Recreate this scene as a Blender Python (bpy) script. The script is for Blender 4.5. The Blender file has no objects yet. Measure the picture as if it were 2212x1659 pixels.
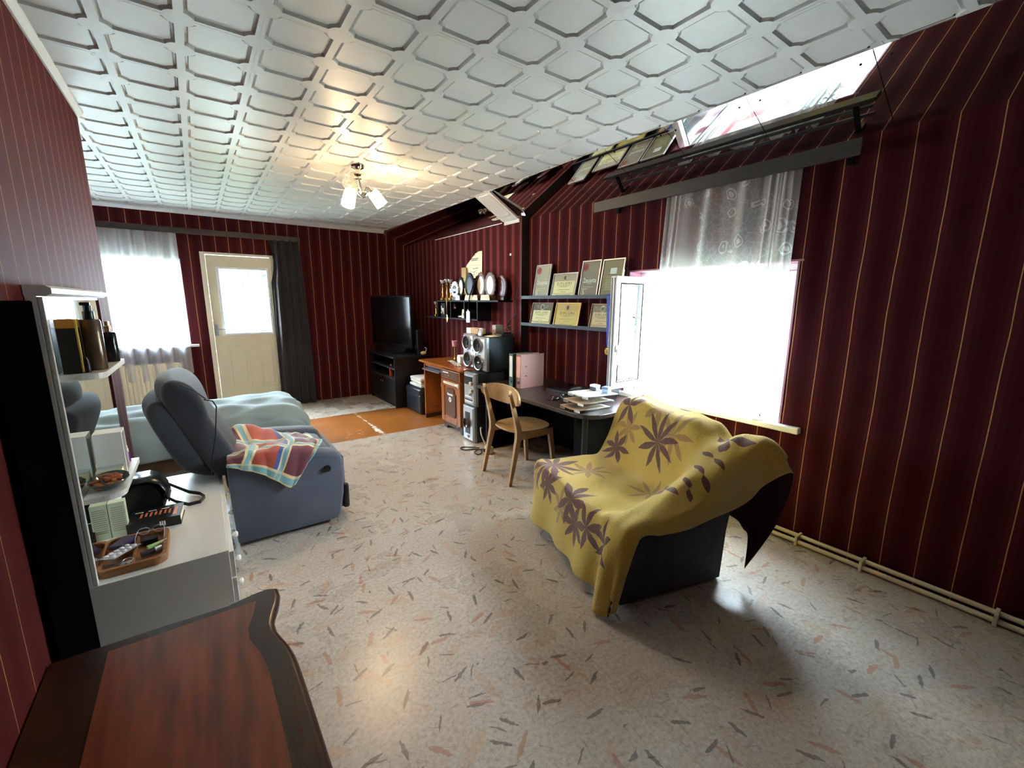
import bpy, bmesh, math, random
from mathutils import Vector, Matrix
R = random.Random(7)
S = bpy.context.scene
COL = S.collection
PI = math.pi
rad = math.radians

# ------------------------------------------------------------------ camera
cam_d = bpy.data.cameras.new('camera')
cam_d.sensor_fit = 'HORIZONTAL'
cam_d.sensor_width = 36.0
cam_d.lens = 36.0 * 927.12 / 2212.0
cam_d.clip_start = 0.02
cam_d.clip_end = 200
cam = bpy.data.objects.new('camera', cam_d)
COL.objects.link(cam)
_yaw, _pitch, _roll = 0.628214183, 0.187834899, -0.00545590516
_f = Vector((math.sin(_yaw)*math.cos(_pitch), math.cos(_yaw)*math.cos(_pitch), -math.sin(_pitch)))
_r = Vector((math.cos(_yaw), -math.sin(_yaw), 0))
_d = _f.cross(_r)
_r2 = math.cos(_roll)*_r + math.sin(_roll)*_d
_d2 = -math.sin(_roll)*_r + math.cos(_roll)*_d
_m = Matrix((_r2, -_d2, -_f)).transposed().to_4x4()
_m.translation = (0, 0, 1.5)
cam.matrix_world = _m
S.camera = cam

# ------------------------------------------------------------------ view, sky
S.view_settings.view_transform = 'Standard'
S.view_settings.look = 'None'
S.view_settings.exposure = 2.7
S.view_settings.gamma = 1.0
S.view_settings.use_curve_mapping = False

SKY = 22.0
world = bpy.data.worlds.new('overcast_sky')
S.world = world
world.use_nodes = True
_nt = world.node_tree
_nt.nodes.clear()
_o = _nt.nodes.new('ShaderNodeOutputWorld')
_b = _nt.nodes.new('ShaderNodeBackground')
_t = _nt.nodes.new('ShaderNodeTexCoord')
_n = _nt.nodes.new('ShaderNodeTexNoise')
_n.inputs['Scale'].default_value = 2.0
_c = _nt.nodes.new('ShaderNodeMixRGB')
_c.inputs[1].default_value = (0.70, 0.83, 1.0, 1)
_c.inputs[2].default_value = (0.84, 0.91, 1.0, 1)
_nt.links.new(_t.outputs['Generated'], _n.inputs['Vector'])
_nt.links.new(_n.outputs['Fac'], _c.inputs[0])
_nt.links.new(_c.outputs[0], _b.inputs['Color'])
_b.inputs['Strength'].default_value = SKY
_nt.links.new(_b.outputs[0], _o.inputs['Surface'])

def portal(name, loc, rot, sx, sy):
    l = bpy.data.lights.new(name, 'AREA')
    l.shape = 'RECTANGLE'; l.size = sx; l.size_y = sy
    l.cycles.is_portal = True
    o = bpy.data.objects.new(name, l); COL.objects.link(o)
    o.location = loc; o.rotation_euler = rot
    return o
portal('daylight_portal', (3.34, 1.80, 1.24), (0, rad(90), 0), 1.10, 1.34)
portal('daylight_portal', (-0.70, 7.32, 1.46), (rad(-90), 0, 0), 1.25, 1.12)
portal('daylight_portal', (0.59, 7.32, 1.50), (rad(-90), 0, 0), 0.66, 0.92)

# ------------------------------------------------------------------ helpers
OFF = {}
def V(*a): return Vector(a)

def finish(name, bm, mat, parent=None, smooth=False, label=None, angle=None):
    me = bpy.data.meshes.new(name)
    bmesh.ops.recalc_face_normals(bm, faces=bm.faces[:])
    off = OFF.get(parent.name, Vector((0, 0, 0))) if parent else Vector((0, 0, 0))
    if off.length > 0:
        bmesh.ops.translate(bm, verts=bm.verts[:], vec=-off)
    bm.to_mesh(me); bm.free()
    if smooth:
        me.polygons.foreach_set('use_smooth', [True]*len(me.polygons))
        me.set_sharp_from_angle(angle=rad(angle if angle else 42))
    mats = mat if isinstance(mat, (list, tuple)) else [mat]
    for m in mats: me.materials.append(m)
    o = bpy.data.objects.new(name, me)
    COL.objects.link(o)
    if parent:
        o.parent = parent
        OFF[o.name] = off
    if label: o['label'] = label
    return o

def thing(name, label, cat, loc=(0, 0, 0), group=None, rotz=0.0, local=False):
    o = bpy.data.objects.new(name, None)
    o.empty_display_size = 0.1
    COL.objects.link(o)
    o.location = loc; o.rotation_euler = (0, 0, rotz)
    o['label'] = label; o['category'] = cat
    if group: o['group'] = group
    OFF[o.name] = Vector((0, 0, 0)) if local else Vector(loc)
    return o

def tag(o, label, cat, group=None):
    o['label'] = label; o['category'] = cat
    if group: o['group'] = group
    return o

def struct(name, bm, mat, parent=None, smooth=False):
    o = finish(name, bm, mat, parent, smooth)
    o['kind'] = 'structure'
    return o

def copy_tree(o, parent=None):
    c = o.copy(); COL.objects.link(c)
    if parent: c.parent = parent
    for ch in o.children: copy_tree(ch, c)
    return c

def B(): return bmesh.new()

def box(bm, x0, x1, y0, y1, z0, z1, bev=0.0, seg=2, mat=None, mi=0):
    pts = [(x, y, z) for z in (z0, z1) for y in (y0, y1) for x in (x0, x1)]
    vs = [bm.verts.new(p) for p in pts]
    fs = [bm.faces.new([vs[i] for i in f]) for f in ((0,2,3,1),(4,5,7,6),(0,1,5,4),(2,6,7,3),(0,4,6,2),(1,3,7,5))]
    for f in fs: f.material_index = mi
    if bev > 0:
        es = list({e for f in fs for e in f.edges})
        r = bmesh.ops.bevel(bm, geom=es, offset=bev, segments=seg, affect='EDGES', profile=0.5)
        nv = set(r['verts']) | {v for v in vs if v.is_valid}
        for f in r['faces']: f.material_index = mi
        vs = [v for v in nv if v.is_valid]
        allv = set()
        for f in r['faces']:
            for v in f.verts: allv.add(v)
        for f in fs:
            if f.is_valid:
                for v in f.verts: allv.add(v)
        vs = list(allv)
    if mat is not None: bmesh.ops.transform(bm, matrix=mat, verts=vs)
    return vs

def TR(loc, rz=0, rx=0, ry=0):
    return Matrix.Translation(loc) @ Matrix.Rotation(rz, 4, 'Z') @ Matrix.Rotation(ry, 4, 'Y') @ Matrix.Rotation(rx, 4, 'X')

def frame_axes(d):
    d = Vector(d).normalized()
    a = Vector((0, 0, 1)) if abs(d.z) < 0.9 else Vector((1, 0, 0))
    u = d.cross(a).normalized(); w = d.cross(u).normalized()
    return u, w

def loft(bm, rings, cap0=True, cap1=True, closed=True, mi=0):
    vr = [[bm.verts.new(p) for p in r] for r in rings]
    n = len(vr[0])
    for a, b in zip(vr[:-1], vr[1:]):
        for i in range(n if closed else n-1):
            j = (i+1) % n
            try:
                f = bm.faces.new((a[i], a[j], b[j], b[i])); f.material_index = mi
            except ValueError: pass
    if cap0:
        f = bm.faces.new(vr[0][::-1]); f.material_index = mi
    if cap1:
        f = bm.faces.new(vr[-1]); f.material_index = mi
    return [v for r in vr for v in r]

def tube(bm, pts, r, n=8, caps=True, mi=0):
    pts = [Vector(p) for p in pts]
    rs = r if isinstance(r, (list, tuple)) else [r]*len(pts)
    rings = []
    u = None
    for i, p in enumerate(pts):
        d = (pts[min(i+1, len(pts)-1)] - pts[max(i-1, 0)])
        if d.length < 1e-9: d = Vector((0, 0, 1))
        d.normalize()
        if u is None:
            u, w = frame_axes(d)
        else:
            u = (u - d*u.dot(d)).normalized(); w = d.cross(u).normalized()
        rings.append([p + rs[i]*(math.cos(2*PI*k/n)*u + math.sin(2*PI*k/n)*w) for k in range(n)])
    return loft(bm, rings, caps, caps, mi=mi)

def cyl(bm, p0, p1, r0, r1=None, n=20, mi=0):
    return tube(bm, [p0, p1], [r0, r0 if r1 is None else r1], n, mi=mi)

def lathe(bm, prof, c=(0, 0, 0), n=24, axis='Z', mat=None, mi=0):
    rings = []
    for r, z in prof:
        r = max(r, 1e-4)
        rings.append([Vector((r*math.cos(2*PI*k/n), r*math.sin(2*PI*k/n), z)) for k in range(n)])
    vs = loft(bm, rings, mi=mi)
    m = Matrix.Translation(c)
    if axis == 'X': m = m @ Matrix.Rotation(rad(90), 4, 'Y')
    if axis == '-X': m = m @ Matrix.Rotation(rad(-90), 4, 'Y')
    if axis == '-Y': m = m @ Matrix.Rotation(rad(90), 4, 'X')
    if mat is not None: m = m @ mat
    bmesh.ops.transform(bm, matrix=m, verts=vs)
    return vs

def prism(bm, poly, a, b, axis='Z', mi=0, mat=None):
    def P(p, t):
        if axis == 'Z': return (p[0], p[1], t)
        if axis == 'X': return (t, p[0], p[1])
        return (p[0], t, p[1])
    vs = loft(bm, [[P(p, a) for p in poly], [P(p, b) for p in poly]], mi=mi)
    if mat is not None: bmesh.ops.transform(bm, matrix=mat, verts=vs)
    return vs

def ball(bm, c, r, sx=1, sy=1, sz=1, n=12, mat=None, mi=0):
    res = bmesh.ops.create_uvsphere(bm, u_segments=n*2, v_segments=n, radius=1.0)
    m = Matrix.Translation(c) @ (mat if mat is not None else Matrix()) @ Matrix.Diagonal((r*sx, r*sy, r*sz, 1))
    bmesh.ops.transform(bm, matrix=m, verts=res['verts'])
    if mi:
        for v in res['verts']:
            for f in v.link_faces: f.material_index = mi
    return res['verts']

def sheet(bm, fn, nu, nv, mi=0, uv=False):
    g = [[bm.verts.new(fn(i/nu, j/nv)) for j in range(nv+1)] for i in range(nu+1)]
    lay = bm.loops.layers.uv.verify() if uv else None
    for i in range(nu):
        for j in range(nv):
            f = bm.faces.new((g[i][j], g[i+1][j], g[i+1][j+1], g[i][j+1])); f.material_index = mi
            if uv:
                for l, (a, b) in zip(f.loops, ((i, j), (i+1, j), (i+1, j+1), (i, j+1))):
                    l[lay].uv = (a/nu, b/nv)
    return g

def solid(o, t, off=0):
    m = o.modifiers.new('thickness', 'SOLIDIFY'); m.thickness = t; m.offset = off
    return o
def subsurf(o, lv=1):
    m = o.modifiers.new('smooth', 'SUBSURF'); m.levels = lv; m.render_levels = lv
    return o

def rrect(w, h, r, n=5, cx=0, cy=0):
    out = []
    for (sx, sy, a0) in ((1, 1, 0), (-1, 1, 90), (-1, -1, 180), (1, -1, 270)):
        for k in range(n+1):
            a = rad(a0 + 90*k/n)
            out.append((cx + sx*(w/2-r) + r*math.cos(a), cy + sy*(h/2-r) + r*math.sin(a)))
    return out

# ------------------------------------------------------------------ materials
def newmat(name):
    m = bpy.data.materials.new(name); m.use_nodes = True
    nt = m.node_tree
    p = nt.nodes['Principled BSDF']
    return m, nt, p
def N(nt, t, **kw):
    n = nt.nodes.new('ShaderNode'+t)
    for k, v in kw.items():
        if k.startswith('i_'): n.inputs[k[2:].replace('_', ' ')].default_value = v
        else: setattr(n, k, v)
    return n
def math_n(nt, op, a, b=None, c=None):
    n = nt.nodes.new('ShaderNodeMath'); n.operation = op
    for i, x in enumerate((a, b, c)):
        if x is None: continue
        if isinstance(x, (int, float)): n.inputs[i].default_value = x
        else: nt.links.new(x, n.inputs[i])
    return n.outputs[0]
def mix_n(nt, fac, a, b):
    n = nt.nodes.new('ShaderNodeMixRGB')
    for i, x in enumerate((fac, a, b)):
        if isinstance(x, (int, float)): n.inputs[i].default_value = x
        elif isinstance(x, tuple): n.inputs[i].default_value = (*x, 1) if len(x) == 3 else x
        else: nt.links.new(x, n.inputs[i])
    return n.outputs[0]
def ramp(nt, fac, stops, interp='LINEAR'):
    n = nt.nodes.new('ShaderNodeValToRGB'); n.color_ramp.interpolation = interp
    el = n.color_ramp.elements
    while len(el) < len(stops): el.new(0.5)
    for e, (p, c) in zip(el, stops):
        e.position = p; e.color = (*c, 1) if len(c) == 3 else c
    nt.links.new(fac, n.inputs[0])
    return n.outputs[0]
def bump(nt, p, h, strength=0.2, dist=0.01):
    b = nt.nodes.new('ShaderNodeBump'); b.inputs['Strength'].default_value = strength
    b.inputs['Distance'].default_value = dist
    nt.links.new(h, b.inputs['Height']); nt.links.new(b.outputs[0], p.inputs['Normal'])

def hexc(r, g, b):
    def f(c):
        c /= 255.0
        return c/12.92 if c <= 0.04045 else ((c+0.055)/1.055)**2.4
    return (f(r), f(g), f(b))

_cache = {}
def plain(name, col, rough=0.5, metal=0.0, var=0.12, scale=14.0, bmp=0.0, spec=0.5, sheen=0.0, trans=None):
    if name in _cache: return _cache[name]
    m, nt, p = newmat(name)
    tc = N(nt, 'TexCoord'); nz = N(nt, 'TexNoise', i_Scale=scale, i_Detail=4.0)
    nt.links.new(tc.outputs['Object'], nz.inputs['Vector'])
    dark = tuple(c*(1-var) for c in col); light = tuple(min(1, c*(1+var)) for c in col)
    c = mix_n(nt, nz.outputs['Fac'], dark, light)
    nt.links.new(c, p.inputs['Base Color'])
    p.inputs['Roughness'].default_value = rough
    p.inputs['Metallic'].default_value = metal
    p.inputs['Specular IOR Level'].default_value = spec
    if sheen: p.inputs['Sheen Weight'].default_value = sheen
    if bmp: bump(nt, p, nz.outputs['Fac'], bmp, 0.004)
    _cache[name] = m
    return m

def wood(name, c1, c2, axis='X', rough=0.35, scale=6.0, stretch=14.0):
    if name in _cache: return _cache[name]
    m, nt, p = newmat(name)
    tc = N(nt, 'TexCoord'); mp = N(nt, 'Mapping')
    sc = {'X': (1, stretch, stretch), 'Y': (stretch, 1, stretch), 'Z': (stretch, stretch, 1)}[axis]
    mp.inputs['Scale'].default_value = sc
    nt.links.new(tc.outputs['Object'], mp.inputs['Vector'])
    nz = N(nt, 'TexNoise', i_Scale=scale, i_Detail=6.0, i_Roughness=0.6)
    nt.links.new(mp.outputs[0], nz.inputs['Vector'])
    c = ramp(nt, nz.outputs['Fac'], [(0.3, c1), (0.7, c2)])
    nt.links.new(c, p.inputs['Base Color'])
    p.inputs['Roughness'].default_value = rough
    bump(nt, p, nz.outputs['Fac'], 0.06, 0.002)
    _cache[name] = m
    return m

def wallpaper(name, axis, s0, period, dark, mid, lite, gold, linew=0.028, spec=0.04, rough=0.9):
    m, nt, p = newmat(name)
    g = N(nt, 'NewGeometry'); sep = N(nt, 'SeparateXYZ')
    nt.links.new(g.outputs['Position'], sep.inputs[0])
    wob = N(nt, 'TexNoise', i_Scale=1.6, i_Detail=2.0)
    nt.links.new(g.outputs['Position'], wob.inputs['Vector'])
    s = math_n(nt, 'ADD', sep.outputs[axis], math_n(nt, 'MULTIPLY', math_n(nt, 'SUBTRACT', wob.outputs['Fac'], 0.5), 0.02))
    t = math_n(nt, 'FRACT', math_n(nt, 'DIVIDE', math_n(nt, 'ADD', s, 100*period - s0 + period*0.5), period))
    col = ramp(nt, t, [(0.0, dark), (0.12, dark), (0.17, mid), (0.30, mid), (0.33, lite), (0.50, lite), (0.62, lite), (0.66, mid), (0.78, mid), (0.82, dark), (1.0, dark)])
    line = math_n(nt, 'LESS_THAN', math_n(nt, 'ABSOLUTE', math_n(nt, 'SUBTRACT', t, 0.5)), linew*0.5)
    fine = N(nt, 'TexNoise', i_Scale=240.0, i_Detail=2.0)
    mp = N(nt, 'Mapping'); mp.inputs['Scale'].default_value = (1, 1, 0.35)
    nt.links.new(g.outputs['Position'], mp.inputs['Vector']); nt.links.new(mp.outputs[0], fine.inputs['Vector'])
    fade = math_n(nt, 'MULTIPLY', line, math_n(nt, 'ADD', 0.35, math_n(nt, 'MULTIPLY', fine.outputs['Fac'], 0.9)))
    c2 = mix_n(nt, math_n(nt, 'MULTIPLY', fine.outputs['Fac'], 0.35), col, tuple(c*0.45 for c in dark))
    c3 = mix_n(nt, fade, c2, gold)
    nt.links.new(c3, p.inputs['Base Color'])
    p.inputs['Roughness'].default_value = rough
    p.inputs['Specular IOR Level'].default_value = spec
    bump(nt, p, fine.outputs['Fac'], 0.15, 0.002)
    return m

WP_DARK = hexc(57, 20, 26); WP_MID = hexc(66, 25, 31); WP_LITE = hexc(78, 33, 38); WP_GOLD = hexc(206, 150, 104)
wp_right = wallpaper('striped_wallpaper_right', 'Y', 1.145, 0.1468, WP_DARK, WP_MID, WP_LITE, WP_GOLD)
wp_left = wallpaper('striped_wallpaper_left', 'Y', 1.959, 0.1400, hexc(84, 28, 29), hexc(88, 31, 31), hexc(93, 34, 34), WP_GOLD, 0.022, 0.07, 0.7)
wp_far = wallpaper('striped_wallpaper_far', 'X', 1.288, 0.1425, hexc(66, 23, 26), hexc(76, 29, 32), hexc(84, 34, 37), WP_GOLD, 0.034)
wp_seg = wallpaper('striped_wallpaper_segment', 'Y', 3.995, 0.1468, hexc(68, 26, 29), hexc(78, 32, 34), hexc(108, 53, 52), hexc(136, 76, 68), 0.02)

white_paint = plain('white_paint', hexc(226, 228, 226), 0.45, var=0.04)
cream_paint = plain('cream_gloss_paint', hexc(222, 208, 178), 0.4, var=0.05)
upvc = plain('white_upvc', hexc(235, 238, 240), 0.3, var=0.02)
black_mat = plain('black_lacquer', hexc(7, 7, 8), 0.55, var=0.3, spec=0.15)
chrome = plain('chrome', (0.75, 0.72, 0.68), 0.12, 1.0, var=0.03)
steel = plain('brushed_steel', (0.5, 0.5, 0.5), 0.35, 1.0, var=0.08)
dark_wood = wood('dark_stained_board', hexc(22, 15, 12), hexc(44, 32, 25), 'Y', 0.5)
dark_wood_x = wood('dark_stained_board_x', hexc(30, 21, 17), hexc(52, 36, 28), 'X', 0.5)

def glassmat(name, tint=(0.93, 0.98, 0.97), refl=0.06, rough=0.0):
    m = bpy.data.materials.new(name); m.use_nodes = True
    nt = m.node_tree; nt.nodes.clear()
    o = N(nt, 'OutputMaterial'); t = N(nt, 'BsdfTransparent'); t.inputs[0].default_value = (*tint, 1)
    g = N(nt, 'BsdfGlossy'); g.inputs['Roughness'].default_value = rough
    fr = N(nt, 'Fresnel'); fr.inputs[0].default_value = 1.45
    mx = N(nt, 'MixShader')
    ge = N(nt, 'NewGeometry'); fo = math_n(nt, 'MULTIPLY', fr.outputs[0], math_n(nt, 'SUBTRACT', 1.0, ge.outputs['Backfacing']))
    nt.links.new(fo, mx.inputs[0]); nt.links.new(t.outputs[0], mx.inputs[1]); nt.links.new(g.outputs[0], mx.inputs[2])
    nt.links.new(mx.outputs[0], o.inputs[0])
    return m
pane_glass = glassmat('window_glass')
clear_plastic = glassmat('clear_plastic', (0.86, 0.9, 0.93), rough=0.08)

def mirrormat():
    m, nt, p = newmat('mirror_silvering')
    tc = N(nt, 'TexCoord'); nz = N(nt, 'TexNoise', i_Scale=3.0)
    nt.links.new(tc.outputs['Object'], nz.inputs['Vector'])
    c = mix_n(nt, nz.outputs['Fac'], (0.74, 0.77, 0.77), (0.80, 0.83, 0.83))
    nt.links.new(c, p.inputs['Base Color'])
    p.inputs['Metallic'].default_value = 1.0; p.inputs['Roughness'].default_value = 0.012
    return m
mirror_m = mirrormat()

# floor covering: beige lino with scattered dabs
def linomat():
    m, nt, p = newmat('flecked_linoleum')
    g = N(nt, 'NewGeometry')
    n1 = N(nt, 'TexNoise', i_Scale=2.2, i_Detail=5.0, i_Roughness=0.65)
    n2 = N(nt, 'TexNoise', i_Scale=60.0, i_Detail=4.0, i_Roughness=0.7)
    n3 = N(nt, 'TexNoise', i_Scale=11.0, i_Detail=3.0)
    for n in (n1, n2, n3): nt.links.new(g.outputs['Position'], n.inputs['Vector'])
    base = ramp(nt, n2.outputs['Fac'], [(0.25, hexc(146, 136, 124)), (0.5, hexc(188, 178, 166)), (0.75, hexc(212, 204, 194))])
    base = mix_n(nt, math_n(nt, 'MULTIPLY', n3.outputs['Fac'], 0.35), base, hexc(180, 154, 124))
    # dabs: voronoi cells, each with its own elongated stroke
    def dabs(scale, seed, col, thr, lw, ll, base, op=0.62):
        mp = N(nt, 'Mapping'); mp.inputs['Location'].default_value = (seed, seed*1.7, 0); mp.inputs['Scale'].default_value = (scale, scale, 0)
        wv = N(nt, 'TexNoise', i_Scale=38.0, i_Detail=2.0)
        nt.links.new(g.outputs['Position'], wv.inputs['Vector'])
        vm = N(nt, 'VectorMath', operation='MULTIPLY_ADD')
        nt.links.new(wv.outputs['Color'], vm.inputs[0]); vm.inputs[1].default_value = (0.016, 0.016, 0); nt.links.new(g.outputs['Position'], vm.inputs[2])
        nt.links.new(vm.outputs[0], mp.inputs['Vector'])
        vo = N(nt, 'TexVoronoi', i_Scale=1.0, i_Randomness=0.85)
        nt.links.new(mp.outputs[0], vo.inputs['Vector'])
        sub = N(nt, 'VectorMath', operation='SUBTRACT')
        nt.links.new(mp.outputs[0], sub.inputs[0]); nt.links.new(vo.outputs['Position'], sub.inputs[1])
        sc = N(nt, 'SeparateColor'); nt.links.new(vo.outputs['Color'], sc.inputs[0])
        ang = math_n(nt, 'MULTIPLY', sc.outputs[0], 6.283)
        ca = math_n(nt, 'COSINE', ang); sa = math_n(nt, 'SINE', ang)
        sx = N(nt, 'SeparateXYZ'); nt.links.new(sub.outputs[0], sx.inputs[0])
        u = math_n(nt, 'ADD', math_n(nt, 'MULTIPLY', sx.outputs[0], ca), math_n(nt, 'MULTIPLY', sx.outputs[1], sa))
        v = math_n(nt, 'SUBTRACT', math_n(nt, 'MULTIPLY', sx.outputs[1], ca), math_n(nt, 'MULTIPLY', sx.outputs[0], sa))
        d = math_n(nt, 'ADD', math_n(nt, 'POWER', math_n(nt, 'ABSOLUTE', math_n(nt, 'DIVIDE', u, ll)), 2.0), math_n(nt, 'POWER', math_n(nt, 'ABSOLUTE', math_n(nt, 'DIVIDE', v, lw)), 2.0))
        edge = math_n(nt, 'ADD', d, math_n(nt, 'MULTIPLY', math_n(nt, 'SUBTRACT', n2.outputs['Fac'], 0.5), 1.6))
        mask = math_n(nt, 'MULTIPLY', math_n(nt, 'LESS_THAN', edge, 1.0), math_n(nt, 'GREATER_THAN', sc.outputs[1], thr))
        return mix_n(nt, math_n(nt, 'MULTIPLY', mask, op), base, col)
    base = dabs(4.2, 31.9, hexc(186, 142, 100), 0.35, 0.09, 0.36, base, 0.3)
    base = dabs(11.0, 41.3, hexc(120, 104, 92), 0.40, 0.022, 0.36, base, 0.35)
    c = dabs(6.0, 3.1, hexc(64, 56, 54), 0.38, 0.045, 0.24, base)
    c = dabs(5.0, 11.7, hexc(170, 116, 88), 0.55, 0.05, 0.24, c)
    c = dabs(7.5, 23.3, hexc(84, 74, 66), 0.70, 0.03, 0.26, c)
    nt.links.new(c, p.inputs['Base Color'])
    r = math_n(nt, 'ADD', 0.20, math_n(nt, 'MULTIPLY', n1.outputs['Fac'], 0.16))
    nt.links.new(r, p.inputs['Roughness'])
    bump(nt, p, n2.outputs['Fac'], 0.12, 0.002)
    return m
lino = linomat()

def boardmat(seam_x):
    m, nt, p = newmat('worn_painted_hardboard')
    g = N(nt, 'NewGeometry'); sep = N(nt, 'SeparateXYZ'); nt.links.new(g.outputs['Position'], sep.inputs[0])
    n1 = N(nt, 'TexNoise', i_Scale=13.0, i_Detail=7.0, i_Roughness=0.66)
    n2 = N(nt, 'TexNoise', i_Scale=2.0, i_Detail=2.0)
    mp = N(nt, 'Mapping'); mp.inputs['Scale'].default_value = (0.8, 1.6, 1)
    nt.links.new(g.outputs['Position'], mp.inputs['Vector'])
    nt.links.new(mp.outputs[0], n1.inputs['Vector']); nt.links.new(g.outputs['Position'], n2.inputs['Vector'])
    base = ramp(nt, n2.outputs['Fac'], [(0.3, hexc(140, 82, 34)), (0.7, hexc(168, 104, 46))])
    dist = math_n(nt, 'ABSOLUTE', math_n(nt, 'SUBTRACT', sep.outputs[0], seam_x))
    near = math_n(nt, 'SUBTRACT', 0.36, math_n(nt, 'MULTIPLY', dist, 7.0))
    near = math_n(nt, 'MAXIMUM', near, 0.0)
    dx = math_n(nt, 'SUBTRACT', sep.outputs[0], 1.38); dy = math_n(nt, 'SUBTRACT', sep.outputs[1], 4.95)
    blob = math_n(nt, 'MAXIMUM', math_n(nt, 'SUBTRACT', 0.17, math_n(nt, 'ADD', math_n(nt, 'MULTIPLY', math_n(nt, 'MULTIPLY', dx, dx), 0.9), math_n(nt, 'MULTIPLY', math_n(nt, 'MULTIPLY', dy, dy), 1.2))), 0.0)
    dx2 = math_n(nt, 'SUBTRACT', sep.outputs[0], 1.95); dy2 = math_n(nt, 'SUBTRACT', sep.outputs[1], 5.35)
    blob2 = math_n(nt, 'MAXIMUM', math_n(nt, 'SUBTRACT', 0.12, math_n(nt, 'ADD', math_n(nt, 'MULTIPLY', math_n(nt, 'MULTIPLY', dx2, dx2), 1.2), math_n(nt, 'MULTIPLY', math_n(nt, 'MULTIPLY', dy2, dy2), 1.2))), 0.0)
    v = math_n(nt, 'ADD', n1.outputs['Fac'], math_n(nt, 'ADD', math_n(nt, 'MULTIPLY', near, 0.75), math_n(nt, 'MAXIMUM', blob, blob2)))
    chip = math_n(nt, 'GREATER_THAN', v, 0.765)
    c = mix_n(nt, chip, base, hexc(226, 216, 196))
    nt.links.new(c, p.inputs['Base Color'])
    p.inputs['Roughness'].default_value = 0.35
    bump(nt, p, chip, 0.3, 0.001)
    return m
board_m = boardmat(1.605)

# ------------------------------------------------------------------ room shell
ZC = 2.605
YF = 6.98
XR = 3.0
XS = 2.901
XL = -0.455
YB = -1.4
YSTEP = 3.84
XLL = -2.3
CE = 2.53      # edge of the flat ceiling

bm = B(); box(bm, XLL-.2, XR+.3, YB-.2, YF+.3, -0.16, -0.004)
floor = struct('floor', bm, plain('subfloor_boards', hexc(120, 90, 60), 0.7))
bm = B(); box(bm, XLL, XR, YB, 4.70, -0.004, 0.0); finish('linoleum_sheet', bm, lino, floor)
bm = B(); box(bm, XLL, XR, 5.87, YF, -0.004, 0.0); finish('linoleum_sheet', bm, lino, floor)
bm = B(); box(bm, XLL, 1.603, 4.703, 5.868, -0.004, -0.001, 0.0006, 1); finish('floor_board', bm, board_m, floor)
bm = B(); box(bm, 1.607, XR, 4.703, 5.868, -0.004, -0.001, 0.0006, 1); finish('floor_board', bm, board_m, floor)

# right wall, near length, with the window opening
WY0, WY1, WZ0, WZ1 = 1.157, 2.45, 0.70, 1.768
bm = B()
box(bm, XR, XR+.30, YB, WY0, 0, 2.42); box(bm, XR, XR+.30, WY1, YSTEP, 0, 2.42)
box(bm, XR, XR+.30, WY0, WY1, 0, WZ0); box(bm, XR, XR+.30, WY0, WY1, WZ1, 2.42)
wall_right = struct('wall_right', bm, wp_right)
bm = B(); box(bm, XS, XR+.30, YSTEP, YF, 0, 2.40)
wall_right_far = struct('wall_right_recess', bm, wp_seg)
bm = B(); box(bm, XS-.001, XR, YSTEP-.012, YSTEP, 0, 2.41)
struct('trim_1', bm, plain('black_brown_strip', hexc(30, 14, 14), 0.6))

# far wall with window and door openings
FX0, FX1, FZ0, FZ1 = -1.32, -0.10, 0.93, 2.03      # window
DX0, DX1, DZ1 = 0.105, 0.945, 2.12                 # door
bm = B()
for (a, b, c, d) in ((XLL, FX0, 0, 2.8), (FX0, FX1, 0, FZ0), (FX0, FX1, FZ1, 2.8), (FX1, DX0, 0, 2.8), (DX0, DX1, DZ1, 2.8), (DX1, XR+.3, 0, 2.8)):
    box(bm, a, b, YF, YF+.28, c, d)
struct('wall_far', bm, wp_far)

# left partition ends short of the far wall; bed alcove beyond it
bm = B(); box(bm, XL-.16, XL, YB, 3.815, 0, 2.68)
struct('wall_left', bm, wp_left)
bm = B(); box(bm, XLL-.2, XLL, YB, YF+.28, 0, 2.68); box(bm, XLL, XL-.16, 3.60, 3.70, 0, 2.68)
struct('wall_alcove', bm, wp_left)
bm = B(); box(bm, XLL-.2, XR+.3, YB-.2, YB, 0, 2.68)
struct('wall_back', bm, wp_far)

# ceiling slab
ceil_m = plain('off_white_polystyrene', hexc(214, 215, 214), 0.42, var=0.05, scale=30, bmp=0.05)
bm = B(); box(bm, XLL-.2, CE+0.005, YB-.2, YF+.28, ZC+0.018, ZC+.2)
ceiling = struct('ceiling', bm, ceil_m)

PX, PY = 0.2765, 0.268
RIB, RJ = 0.016, 0.054
def cell(bm, cx, cy):
    n = 6
    def loop(ins, rr, z, square=False):
        out = []
        for q, (sx, sy) in enumerate(((1, 1), (-1, 1), (-1, -1), (1, -1))):
            s = math.sqrt(max(rr*rr - ins*ins, 0))
            a1, a2 = math.atan2(-s, -ins), math.atan2(-ins, -s)
            for k in range(n+1):
                f = k/n
                if square:
                    x, y = (0, -s*(1-2*f)) if f < .5 else (-s*(2*f-1), 0)
                else:
                    a = a1 + (a2-a1)*f
                    x, y = rr*math.cos(a), rr*math.sin(a)
                c, d = ((1, 0), (0, 1), (-1, 0), (0, -1))[q]
                out.append((cx+sx*PX/2 + x*c - y*d, cy+sy*PY/2 + x*d + y*c, z))
        return out
    rings = [loop(0, RJ, 0.0, True), loop(RIB, RJ, 0.0), loop(RIB+.004, RJ+.004, 0.016), loop(RIB+.010, RJ+.009, 0.0165), loop(RIB+.015, RJ+.014, 0.007)]
    loft(bm, rings, cap0=False, cap1=True)
TW, TD = 2*PX, 2*PY
TX0, TY0 = 0.3415, 2.364
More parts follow.
